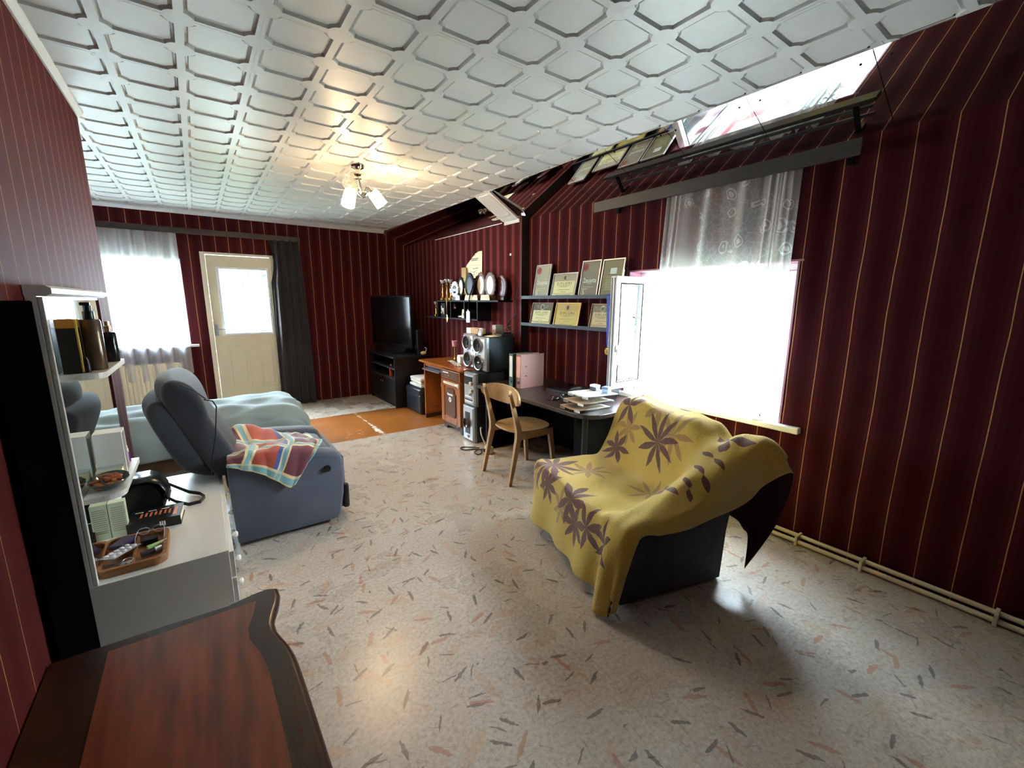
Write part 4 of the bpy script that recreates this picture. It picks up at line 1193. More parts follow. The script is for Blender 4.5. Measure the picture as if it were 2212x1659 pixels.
# ================================================================== lettering helper
_txt = {}
def text_mesh(body, size):
    key = (body, size)
    cu = bpy.data.curves.new('lettering', 'FONT'); cu.body = body; cu.size = size; cu.extrude = .0003; cu.resolution_u = 2
    cu.align_x = 'CENTER'; cu.align_y = 'CENTER'
    o = bpy.data.objects.new('lettering', cu); COL.objects.link(o)
    dg = bpy.context.evaluated_depsgraph_get()
    me = bpy.data.meshes.new_from_object(o.evaluated_get(dg))
    bpy.data.objects.remove(o); bpy.data.curves.remove(cu)
    return me
def lettering(body, size, mat, parent, mtx, name='lettering'):
    me = text_mesh(body, size)
    off = OFF.get(parent.name, Vector((0, 0, 0)))
    me.transform(Matrix.Translation(-off) @ mtx)
    me.materials.clear(); me.materials.append(mat)
    o = bpy.data.objects.new(name, me); COL.objects.link(o); o.parent = parent; OFF[o.name] = off
    return o
# matrix that maps (x right, y up, z out) onto a surface facing -X : right = -Y
def face_mx(x, y, z, tilt=0.0):
    m = Matrix(((0, 0, -1, 0), (-1, 0, 0, 0), (0, 1, 0, 0), (0, 0, 0, 1)))
    return Matrix.Translation((x, y, z)) @ Matrix.Rotation(tilt, 4, 'Y') @ m
# surface facing -Y : right = +X
def face_my(x, y, z):
    m = Matrix(((1, 0, 0, 0), (0, 0, -1, 0), (0, 1, 0, 0), (0, 0, 0, 1)))
    return Matrix.Translation((x, y, z)) @ m

# ================================================================== TV corner
tvm = plain('black_cabinet_laminate', hexc(15, 15, 17), .4, var=.25)
t = thing('tv_cabinet', 'black media cabinet with open shelves in the far right corner', 'cabinet', (2.45, 6.33, 0))
x0, x1, y0, y1 = 2.17, 2.72, 5.80, 6.86
bm = B()
box(bm, x0, x1, y0, y0+.02, 0, .712); box(bm, x0, x1, y1-.02, y1, 0, .712); box(bm, x1-.012, x1, y0+.02, y1-.02, .03, .712)
box(bm, x0+.02, x1-.012, y0+.02, y1-.02, .03, .05); box(bm, x0+.03, x1-.012, y0+.02, y1-.02, 0, .03)
finish('carcass', bm, tvm, t)
bm = B(); box(bm, x0-.02, x1+.01, y0-.015, y1+.015, .712, .737, .006, 2); finish('top', bm, tvm, t)
for z in (.40, .55):
    bm = B(); box(bm, x0+.012, x1-.012, y0+.02, y1-.02, z, z+.016); finish('shelf', bm, plain('grey_edge_shelf', hexc(54, 52, 52), .5), t)
for (a, b) in ((y0+.022, 6.328), (6.332, y1-.022)):
    bm = B(); box(bm, x0, x0+.016, a, b, .05, .395, .003); dr = finish('door', bm, tvm, t)
    bm = B(); ball(bm, (x0-.008, 6.33+(.04 if a > 6.3 else -.04), .33), .008, n=6); finish('knob', bm, steel, dr, True)
bm = B(); box(bm, 2.22, 2.26, 6.12, 6.15, .418, .53, .002); tag(finish('orange_book', bm, plain('orange_spine', hexc(190, 76, 30), .5)), 'narrow orange-spined book on the lower open shelf of the black cabinet', 'book')
bm = B(); box(bm, 2.23, 2.50, 6.3, 6.62, .418, .47, .003); o = finish('media_player', bm, black_pl); tag(o, 'flat black media player on the lower open shelf of the black cabinet', 'media player')
bm = B(); ball(bm, (2.24, 6.12, .583), .016, n=6); tag(finish('white_trinket', bm, white_gloss, None, True), 'tiny white ball trinket on the upper open shelf of the black cabinet', 'trinket')

tv = thing('television', 'black flat television angled in the corner on top of the black cabinet', 'television', (2.36, 6.40, .737))
pl, pr = Vector((2.215, 6.82, 0)), Vector((2.505, 5.955, 0))
dv = (pr-pl); wtv = dv.length; dv.normalize(); nv = Vector((dv.y, -dv.x, 0))   # towards the room
if nv.x > 0: nv = -nv
mtv = Matrix(((dv.x, nv.x, 0, pl.x), (dv.y, nv.y, 0, pl.y), (0, 0, 1, 0), (0, 0, 0, 1)))
bm = B(); box(bm, 0, wtv, -.06, .0, .815, 1.59, .012, 3, mat=mtv); finish('tv_case', bm, black_pl, tv, True)
bm = B(); box(bm, .02, wtv-.02, -.001, .002, .88, 1.565, mat=mtv); finish('screen', bm, plain('tv_screen', hexc(8, 8, 10), .18, var=.1), tv)
bm = B(); prism(bm, [(.12, .816), (wtv-.12, .816), (wtv-.2, .76), (.2, .76)], -.05, -.01, 'Y', mat=mtv); finish('lower_bezel', bm, black_pl, tv)
bm = B(); box(bm, wtv/2-.05, wtv/2+.05, -.05, -.02, .745, .78, mat=mtv); box(bm, wtv/2-.28, wtv/2+.28, -.13, .07, .7375, .752, .004, 2, mat=mtv); finish('stand', bm, black_pl, tv)
t = thing('small_speaker', 'narrow black speaker standing right of the television', 'speaker', (2.61, 5.93, .737))
bm = B(); box(bm, 2.56, 2.66, 5.87, 5.98, .7375, 1.10, .006); finish('speaker_box', bm, black_pl, t)
bm = B(); cyl(bm, (2.555, 5.925, .86), (2.562, 5.925, .86), .035, n=18); finish('driver', bm, cone_m, t, True)
sw = thing('swan_figurine', 'small cream ceramic swan figurine on the black cabinet near the striped wall', 'figurine', (2.65, 5.84, .737))
bm = B(); ball(bm, (2.63, 5.835, .765), .03, 1.5, .8, .9, 8); finish('swan_body', bm, paper_c, sw, True)
bm = B(); tube(bm, [(2.655, 5.835, .775), (2.675, 5.835, .80), (2.678, 5.835, .83), (2.662, 5.835, .845), (2.648, 5.835, .835)], [.010, .008, .007, .008, .004], 8); finish('swan_neck', bm, paper_c, sw, True)

# leather case and folded linen
t = thing('leather_case', 'blue-black leather storage case on the floor between the black cabinet and the desk', 'case', (2.55, 5.53, 0))
lm = plain('blue_black_leather', hexc(26, 30, 42), .3, var=.2, bmp=.1)
bm = B(); box(bm, 2.30, 2.76, 5.26, 5.74, .006, .27, .025, 3); finish('case_body', bm, lm, t, True)
bm = B(); box(bm, 2.295, 2.765, 5.255, 5.745, .245, .355, .035, 4); finish('case_lid', bm, lm, t, True)
for k, (a, b, c, d, z) in enumerate(((2.33, 2.62, 5.29, 5.66, .361), (2.345, 2.64, 5.30, 5.68, .403), (2.325, 2.60, 5.28, 5.65, .443))):
    bm = B(); box(bm, a, b, c, d, z, z+.040, .016, 3)
    for v in bm.verts: v.co.z += .004*math.sin(v.co.y*40+k); v.co.x += .006*math.sin(v.co.y*23+k*2)
    tag(finish('folded_cloth', bm, fabric('white_print_linen', hexc(196, 190, 180), hexc(232, 228, 222), 40, .9, .1), None, True), ['white patterned folded cloth at the bottom of the pile on the leather case', 'white patterned folded cloth in the middle of the pile on the leather case', 'topmost white folded cloth of the pile on the leather case'][k], 'folded cloth', 'folded linen on the leather case')

# ================================================================== brown computer desk
dk = thing('computer_desk', 'cherry-veneer computer desk with keyboard tray, drawer and carved door', 'desk', (2.57, 4.65, 0))
bm = B()
pts = [(2.27, 4.07), (2.30, 4.05), (2.885, 4.05), (2.885, 5.20), (2.32, 5.20), (2.27, 5.17)]
loft(bm, [[(x*1.0+(.006 if x < 2.35 else 0), y, .738) for x, y in pts], [(x-(.012 if x < 2.35 else 0), y, .748) for x, y in pts], [(x-(.012 if x < 2.35 else 0), y, .758) for x, y in pts], [(x, y, .768) for x, y in pts]])
finish('desk_top', bm, cherry, dk)
bm = B(); box(bm, 2.31, 2.87, 5.10, 5.125, .05, .738); sp = finish('side_panel', bm, cherry_z, dk)
bm = B(); box(bm, 2.36, 2.83, 5.094, 5.1, .14, .68, .003); finish('inset_panel', bm, cherry_z, sp)
bm = B(); prism(bm, [(2.31, 0), (2.42, 0), (2.46, .028), (2.72, .028), (2.76, 0), (2.87, 0), (2.87, .055), (2.31, .055)], 5.095, 5.13, 'Y'); finish('plinth', bm, choc, dk)
bm = B(); box(bm, 2.31, 2.87, 4.135, 4.155, .09, .738); box(bm, 2.31, 2.87, 4.585, 4.605, .09, .738); box(bm, 2.85, 2.87, 4.155, 4.585, .09, .738); box(bm, 2.32, 2.85, 4.155, 4.585, .09, .105)
finish('pedestal', bm, cherry_z, dk)
bm = B(); prism(bm, [(4.135, 0), (4.20, 0), (4.23, .04), (4.51, .04), (4.54, 0), (4.605, 0), (4.605, .092), (4.135, .092)], 2.325, 2.345, 'X'); prism(bm, [(2.325, 0), (2.42, 0), (2.45, .04), (2.74, .04), (2.77, 0), (2.87, 0), (2.87, .092), (2.325, .092)], 4.137, 4.155, 'Y'); finish('plinth', bm, choc, dk)
bm = B(); box(bm, 2.288, 2.31, 4.14, 4.60, .612, .725, .003); dr = finish('drawer', bm, cherry, dk)
bm = B(); prism(bm, [(4.17, .632), (4.19, .622), (4.55, .622), (4.57, .632), (4.57, .70), (4.55, .712), (4.19, .712), (4.17, .70)], 2.283, 2.289, 'X'); finish('drawer_inset', bm, walnut_in, dr)
bm = B(); ball(bm, (2.276, 4.37, .667), .011, n=8); finish('knob', bm, gold_m, dr, True)
bm = B(); box(bm, 2.279, 2.2835, 4.40, 4.53, .690, .700); finish('white_sticker', bm, paper_w, dr)
bm = B(); rect_frame(bm, 'X', 4.14, 4.60, .095, .605, 2.288, 2.31, .075); box(bm, 2.298, 2.308, 4.21, 4.53, .165, .535); do = finish('door', bm, cherry_z, dk)
bm = B()
cp = [(4.245, .20), (4.275, .175), (4.465, .175), (4.495, .20), (4.495, .455), (4.465, .47), (4.465, .505), (4.44, .52), (4.30, .52), (4.275, .505), (4.275, .47), (4.245, .455)]
loft(bm, [[(2.298, y, z) for y, z in cp], [(2.286, 4.37+(y-4.37)*.93, .347+(z-.347)*.96) for y, z in cp]]); finish('carved_inset', bm, walnut_in, do)
bm = B(); lathe(bm, [(.001, 0), (.032, 0), (.032, .002), (.001, .002)], (2.284, 4.37, .385), 24, '-X'); st = finish('round_sticker', bm, paper_w, do)
bm = B(); lathe(bm, [(.001, 0), (.010, 0), (.010, .001), (.001, .001)], (2.2815, 4.37, .385), 16, '-X'); finish('sticker_print', bm, ink_soft, st)
bm = B(); box(bm, 2.283, 2.2865, 4.305, 4.435, .432, .452); finish('white_sticker', bm, paper_w, do)
bm = B(); prism(bm, [(4.30, .440), (4.33, .458), (4.38, .452), (4.44, .462), (4.43, .445), (4.36, .438)], 2.2815, 2.2835, 'X'); finish('white_sticker', bm, paper_w, do)
bm = B(); box(bm, 2.283, 2.289, 4.20, 4.53, .560, .585); o = finish('white_sticker', bm, paper_w, do)
bm = B()
for k in range(9): box(bm, 2.2822, 2.2832, 4.25+.029*k, 4.27+.029*k, .567, .578)
finish('sticker_print', bm, ink_soft, o)
bm = B(); box(bm, 2.2825, 2.2885, 4.165, 4.20, .548, .595); finish('white_sticker', bm, plain('grey_sticker', hexc(196, 196, 190), .5), do)
bm = B(); tube(bm, [(2.278, 4.575+.012*math.cos(a*.5236), .53+.018*math.sin(a*.5236)) for a in range(13)], .003, 6); finish('key_ring', bm, gold_m, do, True)
bm = B(); box(bm, 2.268, 2.72, 4.61, 5.09, .650, .668, .003); finish('keyboard_tray', bm, choc, dk)
bm = B(); box(bm, 2.315, 2.325, 4.61, 5.09, .70, .738); finish('apron', bm, cherry_z, dk)
t = thing('keyboard', 'dark blue keyboard on the pull-out tray of the brown desk', 'keyboard', (2.40, 4.82, .668))
bm = B(); prism(bm, [(2.30, .6685), (2.46, .6685), (2.46, .698), (2.30, .684)], 4.62, 5.04, 'Y'); finish('keyboard_body', bm, plain('navy_plastic', hexc(30, 44, 66), .4), t)
for r_ in range(4):
    bm = B()
    for k in range(13): box(bm, 2.325+.032*r_, 2.349+.032*r_, 4.64+.03*k, 4.664+.03*k, .684+.003*r_, .693+.003*r_)
    finish('key_row', bm, plain('navy_keys', hexc(40, 56, 80), .5), t)

# things on the brown desk
ZD = .7685
t = thing('candle_holder', 'tall gilt candle holder with a pink glass cup on the brown desk', 'candle holder', (2.62, 4.86, ZD))
bm = B(); lathe(bm, [(.035, 0), (.036, .005), (.012, .012), (.006, .03), (.010, .06), (.006, .08), (.009, .11), (.005, .14), (.006, .17), (.03, .175), (.03, .179), (.004, .18)], (2.62, 4.86, ZD), 18); finish('stem', bm, gold_m, t, True)
bm = B(); lathe(bm, [(.001, 0), (.026, 0), (.034, .068), (.031, .068), (.024, .006), (.001, .006)], (2.62, 4.86, ZD+.1805), 20); finish('pink_cup', bm, pink_glass, t, True)
t = thing('red_cap', 'red felt cap lying behind boxes on the brown desk', 'cap', (2.76, 4.76, ZD))
bm = B()
prof = [(.085, 0), (.088, .03), (.078, .065), (.05, .09), (.02, .098), (.001, .099)]
lathe(bm, prof, (2.80, 4.80, ZD+.001), 22); finish('crown', bm, red_cloth, t, True)
bm = B(); prism(bm, [(2.74, 4.86), (2.73, 4.92), (2.75, 4.96), (2.80, 4.975), (2.85, 4.95), (2.86, 4.86)], ZD+.001, ZD+.010, 'Z'); finish('brim', bm, red_cloth, t)
def carton(name, label, x0, x1, y0, y1, z0, z1, m, rz=0, stripe=None, cat='box', group=None):
    c = ((x0+x1)/2, (y0+y1)/2, z0)
    t = thing(name, label, cat, c, group)
    mm = Matrix.Translation(c) @ Matrix.Rotation(rz, 4, 'Z') @ Matrix.Translation((-c[0], -c[1], -c[2]))
    bm = B(); box(bm, x0, x1, y0, y1, z0+.0004, z1-.001, .001, 1, mat=mm); b_ = finish('box_body', bm, m, t)
    bm = B(); box(bm, x0-.0006, x1+.0006, y0-.0006, y1+.0006, z1-.35*(z1-z0), z1, .001, 1, mat=mm); finish('lid', bm, stripe or m, t)
    return t
carton('flat_carton', 'flat cream carton behind the candle holder on the brown desk', 2.615, 2.70, 4.50, 4.78, ZD+.0, ZD+.075, plain('peach_card', hexc(226, 196, 160), .6), 0, paper_w)
carton('white_carton_small', 'upright small white carton on the brown desk beside the speaker', 2.50, 2.56, 4.50, 4.58, ZD, ZD+.085, paper_w)
for k in range(3):
    bm = B(); box(bm, 2.60, 2.72, 4.33+.003*k, 4.485-.004*k, ZD+.0005+.026*k, ZD+.0255+.026*k, .002); tag(finish('paper_block', bm, [paper_c, plain('grey_green_paper', hexc(176, 184, 164), .6), paper_w][k]), ['bottom cream paper block in the pile on the brown desk by the speaker', 'grey-green paper block in the middle of the pile on the brown desk', 'top white paper block of the pile on the brown desk'][k], 'paper block', 'paper blocks on the brown desk')
t = thing('wallet', 'dark red wallet lying at the front of the brown desk', 'wallet', (2.53, 4.70, ZD))
for z in (0, .010):
    bm = B(); box(bm, 2.485, 2.575, 4.62, 4.76, ZD+.0005+z, ZD+.009+z, .003); finish('leaf', bm, plain('oxblood_leather', hexc(74, 22, 26), .4), t)
bm = B(); box(bm, 2.575, 2.58, 4.62, 4.76, ZD+.001, ZD+.018, .002); finish('spine', bm, plain('oxblood_leather', hexc(74, 22, 26), .4), t)
t = thing('crumpled_receipts', 'crumpled white receipts on the front edge of the brown desk', 'papers', (2.44, 4.45, ZD))
for k in range(5):
    bm = B()
    sheet(bm, lambda u, v, k=k: (2.37+.012*k+.06*u, 4.33+.06*k+.10*v, ZD+.002+.004*k+.012*abs(math.sin(u*5+v*6+k))), 6, 6)
    finish('receipt', bm, paper_w, t, True)

# ================================================================== stereo stack
def driver(bm_list, par, x, y, z, r, ring_m=silver_m, hole=False):
    bm = B()
    pr = [(r*.98, 0), (r, .016), (r*.95, .026), (r*.86, .024), (r*.84, .016)]
    rings = [[(x - h, y + q*math.cos(2*PI*k/28), z + q*math.sin(2*PI*k/28)) for k in range(28)] for q, h in pr]
    loft(bm, rings, True, False); rg = finish('driver_ring', bm, ring_m, par, True)
    bm = B()
    pr = [(r*.845, .016), (r*.78, .021), (r*.70, .016), (r*.30, .003), (r*.26, .008), (r*.12, .012), (.001, .0125)] if not hole else [(r*.845, .016), (r*.66, .008), (r*.5, .003), (.001, .002)]
    rings = [[(x - h, y + max(q, .001)*math.cos(2*PI*k/28), z + max(q, .001)*math.sin(2*PI*k/28)) for k in range(28)] for q, h in pr]
    loft(bm, rings, False, True); finish('cone', bm, cone_m if not hole else black_pl, rg, True)
    return rg
def speaker_unit(label, x0, x1, y0, y1, z0, z1, kind):
    t = thing('stereo_speaker', label, 'speaker', ((x0+x1)/2, (y0+y1)/2, z0), 'stereo speakers')
    bm = B(); box(bm, x0+.035, x1, y0, y1, z0+.0005, z1, .012, 3); finish('cabinet', bm, dark_plastic, t, True)
    bm = B()
    def ring(x, i): return [(x, y0+i, z0+.004+i*.7), (x, y1-i, z0+.004+i*.7), (x, y1-i, z1-i*.7-.002), (x, y0+i, z1-i*.7-.002)]
    loft(bm, [ring(x0+.04, .002), ring(x0+.014, .006), ring(x0, .028)]); finish('baffle', bm, silver_plastic, t)
    return t
s1 = speaker_unit('silver-fronted speaker on the stereo stack, the one nearer the binders', 2.40, 2.76, 3.77, 4.04, .768, 1.14, 0)
driver(None, s1, 2.402, 3.925, 1.045, .082); driver(None, s1, 2.402, 3.905, .865, .085)
bm = B(); cyl(bm, (2.402, 4.0, .955), (2.392, 4.0, .955), .026, n=16); finish('tweeter', bm, steel, s1, True)
bm = B(); box(bm, 2.386, 2.3895, 3.888, 3.922, .860, .870, .001); finish('badge', bm, paper_w, s1)
s2 = speaker_unit('silver-fronted speaker on the brown desk, the one farther from the binders', 2.43, 2.78, 4.06, 4.32, .7685, 1.155, 0)
driver(None, s2, 2.432, 4.205, 1.055, .082); driver(None, s2, 2.432, 4.185, .872, .085)
bm = B()
for k in range(3): cyl(bm, (2.432, 4.09, .95+.055*k), (2.42, 4.09, .95+.055*k), .02, n=14)
finish('tweeter', bm, steel, s2, True)
amp = thing('stereo_deck', 'silver and black stereo deck with round knobs in the middle of the stack', 'stereo', (2.46, 3.92, .40))
bm = B(); box(bm, 2.31, 2.66, 3.79, 4.045, .402, .766, .012, 3); finish('case', bm, dark_plastic, amp, True)
bm = B()
def ring(x, i): return [(x, 3.79+i, .404+i*.6), (x, 4.045-i, .404+i*.6), (x, 4.045-i, .764-i*.6), (x, 3.79+i, .764-i*.6)]
loft(bm, [ring(2.315, .002), ring(2.29, .008), ring(2.275, .032)]); finish('front_panel', bm, silver_plastic, amp)
bm = B(); box(bm, 2.270, 2.277, 3.84, 4.005, .635, .725, .002); finish('display', bm, plain('dark_display', hexc(14, 20, 34), .15), amp)
for (y, z, r) in ((3.86, .655, .026), (3.86, .575, .030), (3.89, .535, .022)):
    bm = B(); lathe(bm, [(r, 0), (r*.95, .018), (r*.8, .024), (.001, .024)], (2.276, y, z), 20, '-X'); finish('knob', bm, chrome, amp, True)
for k in range(3):
    bm = B(); box(bm, 2.271, 2.277, 3.85, 4.0, .435+.028*k, .452+.028*k, .002); finish('cassette_flap', bm, [plain('pale_silver', hexc(200, 202, 206), .3, .3), dark_plastic, plain('pale_silver', hexc(200, 202, 206), .3, .3)][k], amp)
s3 = speaker_unit('silver-fronted subwoofer on the floor at the foot of the stereo stack', 2.27, 2.64, 3.815, 4.065, .0, .398, 1)
bm = B(); box(bm, 2.264, 2.272, 3.90, 3.99, .09, .33, .003); pt = finish('port_plate', bm, dark_plastic, s3)
driver(None, s3, 2.264, 3.945, .21, .058, plain('bronze_ring', hexc(120, 104, 84), .35, .6), True)
bm = B(); lathe(bm, [(.018, 0), (.016, .012), (.001, .013)], (2.268, 3.93, .055), 16, '-X'); finish('knob', bm, silver_m, s3, True)

# things on the speakers
kc = carton('kraft_carton', 'long white and kraft carton on top of the farther speaker', 2.47, 2.57, 4.04, 4.28, 1.1556, 1.215, card_m, 0, card_m)
bm = B(); box(bm, 2.467, 2.573, 4.19, 4.283, 1.1556, 1.216, .001); finish('white_sleeve', bm, paper_w, kc)
carton('white_cube_box', 'tall white and grey carton at the back of the speaker top', 2.63, 2.73, 3.93, 4.0, 1.1406, 1.255, plain('grey_card', hexc(160, 150, 146), .6), 0)
bm = B(); box(bm, 2.605, 2.755, 3.775, 3.925, 1.1406, 1.168, .004); tag(finish('dark_book', bm, plain('dark_brown_cover', hexc(48, 32, 28), .5)), 'flat dark brown book on the nearer speaker', 'book')
t = thing('desk_clock', 'small white digital clock leaning on the front of the nearer speaker', 'clock', (2.44, 3.95, 1.14))
mc = face_mx(2.45, 3.965, 1.143, rad(14))
bm = B(); box(bm, -.032, .032, 0, .085, -.012, .012, .004, 2, mat=mc); cb_ = finish('clock_body', bm, white_gloss, t, True)
bm = B(); box(bm, -.022, .022, .022, .075, .012, .0135, mat=mc); finish('display', bm, plain('lcd_grey', hexc(96, 100, 108), .3), t)
bm = B(); sheet(bm, lambda u, v: (2.47+.13*u, 3.775+.14*v, 1.1412+.004*math.sin(u*3)+.008*u*v), 6, 6); o = finish('loose_paper', bm, paper_c, None, True); solid(o, .001); tag(o, 'loose cream paper on the front edge of the nearer speaker', 'paper')
t = thing('black_remote', 'small black remote lying on the dark brown book', 'remote', (2.70, 3.83, 1.168))
bm = B(); box(bm, 2.64, 2.75, 3.80, 3.845, 1.1685, 1.183, .004); finish('remote_body', bm, black_pl, t)
bm = B()
for k in range(4):
    for j in range(2): box(bm, 2.655+.022*k, 2.667+.022*k, 3.808+.016*j, 3.818+.016*j, 1.183, 1.185)
finish('buttons', bm, plain('grey_rubber', hexc(90, 90, 94), .6), t)

# cables on the floor
def cable(name, label, pts, r, m, cat='cable'):
    P_ = [Vector(p) for p in pts]; out = []
    n = len(P_)
    for i in range(n-1):
        p0, p1, p2, p3 = P_[max(i-1, 0)], P_[i], P_[i+1], P_[min(i+2, n-1)]
        for k in range(6):
            t_ = k/6
            out.append(.5*((2*p1)+(p2-p0)*t_+(2*p0-5*p1+4*p2-p3)*t_*t_+(3*p1-p0-3*p2+p3)*t_**3))
    out.append(P_[-1])
    bm = B(); tube(bm, out, r, 6); o = finish(name, bm, m, None, True, angle=180)
    if label: tag(o, label, cat)
    return o
cable('black_cable', 'thin black cable looping on the floor in front of the subwoofer', [(2.24, 3.66, .006), (2.19, 3.72, .006), (2.12, 3.78, .006), (2.07, 3.76, .006), (2.09, 3.69, .006), (2.17, 3.66, .006), (2.22, 3.60, .006), (2.18, 3.52, .006), (2.13, 3.50, .006), (2.12, 3.56, .006), (2.18, 3.60, .012), (2.24, 3.56, .02), (2.24, 3.5, .03)], .005, black_pl)
cable('white_cable', 'white cable arching down to the power strip beside the black desk', [(2.30, 3.70, .20), (2.26, 3.66, .22), (2.23, 3.60, .17), (2.235, 3.55, .10), (2.25, 3.53, .06)], .006, white_gloss)
t = thing('power_strip', 'cream power adapter block with plugs on the floor by the black desk', 'power strip', (2.25, 3.50, 0))
bm = B(); box(bm, 2.22, 2.275, 3.44, 3.53, .0005, .075, .008, 2); finish('adapter', bm, cream_paint, t, True)
bm = B(); cyl(bm, (2.20, 3.50, .03), (2.222, 3.50, .03), .016, n=12); finish('plug', bm, black_pl, t, True)
cable('wall_wire', 'thin black wire hanging on the striped wall between the shelves', [(2.896, 3.88, 1.68), (2.893, 3.90, 1.60), (2.893, 3.93, 1.45), (2.893, 3.92, 1.38), (2.893, 3.98, 1.33), (2.893, 4.06, 1.29), (2.893, 4.10, 1.22), (2.893, 4.02, 1.17), (2.893, 3.97, 1.20), (2.893, 4.02, 1.24), (2.893, 4.12, 1.20), (2.893, 4.16, 1.14)], .0022, black_pl, 'wire')

# ================================================================== black desk
bd = thing('black_desk', 'worn black-brown desk with a rounded corner under the diploma shelves', 'desk', (2.58, 2.83, 0))
worn = wood('worn_black_brown', hexc(24, 18, 18), hexc(58, 42, 38), 'Y', .3, 3, 10)
r_ = .16
top = [(2.985, 2.06)]
top += [(2.985, 3.62), (2.20, 3.62), (2.17, 3.59)]
top += [(2.17+r_-r_*math.cos(rad(a)), 2.06+r_-r_*math.sin(rad(a))) for a in (0, 15, 30, 45, 60, 75, 90)]
bm = B(); loft(bm, [[(x, y, .668) for x, y in top], [(x, y, .696) for x, y in top], [(2.58+(x-2.58)*.993, 2.84+(y-2.84)*.996, .70) for x, y in top]]); finish('desk_top', bm, worn, bd)
# front edge strip, silvery with wear
bm = B(); loft(bm, [[(x-.0015 if x < 2.4 else x, y-.0015, .674), (x-.0015 if x < 2.4 else x, y-.0015, .692)] for x, y in top[3:]], False, False, closed=False); finish('edge_band', bm, plain('scuffed_edge_band', hexc(92, 92, 98), .25, .4, var=.5, scale=40), bd)
for (a, b) in ((3.585, 3.61), (2.30, 2.325)):
    bm = B(); box(bm, 2.29, 2.95, a, b, 0, .668); finish('side_panel', bm, black_mat, bd)
bm = B(); box(bm, 2.90, 2.92, 2.325, 3.585, .05, .668); finish('back_panel', bm, black_mat, bd)
bm = B(); tube(bm, [(2.27, 2.19, .0), (2.27, 2.19, .668)], .022, 14); finish('leg', bm, plain('blue_black_tube', hexc(20, 28, 32), .35), bd, True)

def lever_binder(label, x0, y0, y1, m, spine_m, h=.32, dpt=.28):
    t = thing('ring_binder', label, 'binder', (x0+dpt/2, (y0+y1)/2, .70), 'ring binders on the black desk')
    z0 = .7005
    bm = B(); box(bm, x0, x0+dpt, y0, y0+.003, z0, z0+h); fr = finish('front_cover', bm, m, t)
    bm = B(); box(bm, x0, x0+dpt, y1-.003, y1, z0, z0+h); finish('back_cover', bm, m, t)
    bm = B(); box(bm, x0, x0+.003, y0+.003, y1-.003, z0, z0+h); spn = finish('spine', bm, m, t)
    bm = B(); box(bm, x0+.02, x0+dpt-.012, y0+.006, y1-.012, z0+.004, z0+h-.02); finish('papers', bm, paper_w, t)
    bm = B(); box(bm, x0-.0012, x0, y0+.008, y1-.008, z0+.10, z0+h-.02); finish('spine_label', bm, spine_m, spn)
    bm = B(); lathe(bm, [(.010, 0), (.016, .001), (.016, .003), (.010, .004)], (x0-.0005, (y0+y1)/2, z0+.055), 18, '-X'); cyl(bm, (x0-.002, (y0+y1)/2, z0+.055), (x0-.0035, (y0+y1)/2, z0+.055), .011, n=16); finish('finger_hole', bm, black_pl, spn)
    for z in (.11, .20):
        bm = B(); box(bm, x0+.05, x0+.075, y0-.0012, y0, z0+z, z0+z+.012); finish('rado_slot', bm, black_pl, fr)
    return t
lever_binder('dusty pink lever binder standing on the black desk', 2.40, 3.165, 3.243, plain('dusty_pink_binder', hexc(136, 88, 77), .6), plain('pale_pink_label', hexc(220, 170, 150), .6))
lever_binder('green lever binder with a white label behind the pink binder', 2.375, 3.258, 3.318, plain('dark_green_binder', hexc(24, 66, 48), .5), paper_w)
lp = thing('laptop', 'closed black laptop lying at the back of the black desk', 'laptop', (2.70, 2.82, .70))
ml = TR((2.70, 2.83, .7005), rad(6))
bm = B(); box(bm, -.12, .12, -.17, .17, 0, .012, .003, mat=ml); finish('laptop_base', bm, black_pl, lp)
bm = B(); box(bm, -.12, .12, -.17, .17, .0125, .020, .003, mat=ml); finish('laptop_lid', bm, black_pl, lp)
bm = B(); box(bm, -.1225, -.1195, -.165, .165, .002, .012, mat=ml); finish('metal_edge', bm, plain('gunmetal_trim', hexc(90, 96, 106), .3, .7), lp)
hp_ = thing('headphones', 'black headphones with chrome trim on the black desk beside the trays', 'headphones', (2.47, 2.53, .70))
bm = B()
pts = [(2.44+.055*math.cos(a), 2.55+.075*math.sin(a), .722+.012*math.sin(a*1)) for a in [rad(d) for d in range(-20, 201, 20)]]
tube(bm, pts, .010, 8); finish('headband', bm, black_pl, hp_, True)
for s in (0, -1):
    c = pts[s]; bm = B(); lathe(bm, [(.001, 0), (.032, 0), (.036, .012), (.030, .03), (.001, .032)], (c[0], c[1], .7008), 18); e_ = finish('ear_cup', bm, black_pl, hp_, True)
    bm = B(); lathe(bm, [(.020, 0), (.024, .003), (.018, .006)], (c[0], c[1], .7325), 18); finish('chrome_ring', bm, chrome, e_, True)
t = thing('computer_mouse', 'small black computer mouse on the black desk left of the paper trays', 'mouse', (2.36, 2.60, .70))
bm = B(); ball(bm, (2.36, 2.62, .7015), .03, 1.7, 1.0, 1.0, 8); bmesh.ops.bisect_plane(bm, geom=bm.verts[:]+bm.edges[:]+bm.faces[:], plane_co=(0, 0, .701), plane_no=(0, 0, 1), clear_inner=True); finish('mouse_shell', bm, black_pl, t, True)
bm = B(); cyl(bm, (2.33, 2.616, .728), (2.33, 2.624, .728), .006, n=10); finish('wheel', bm, silver_m, t, True)

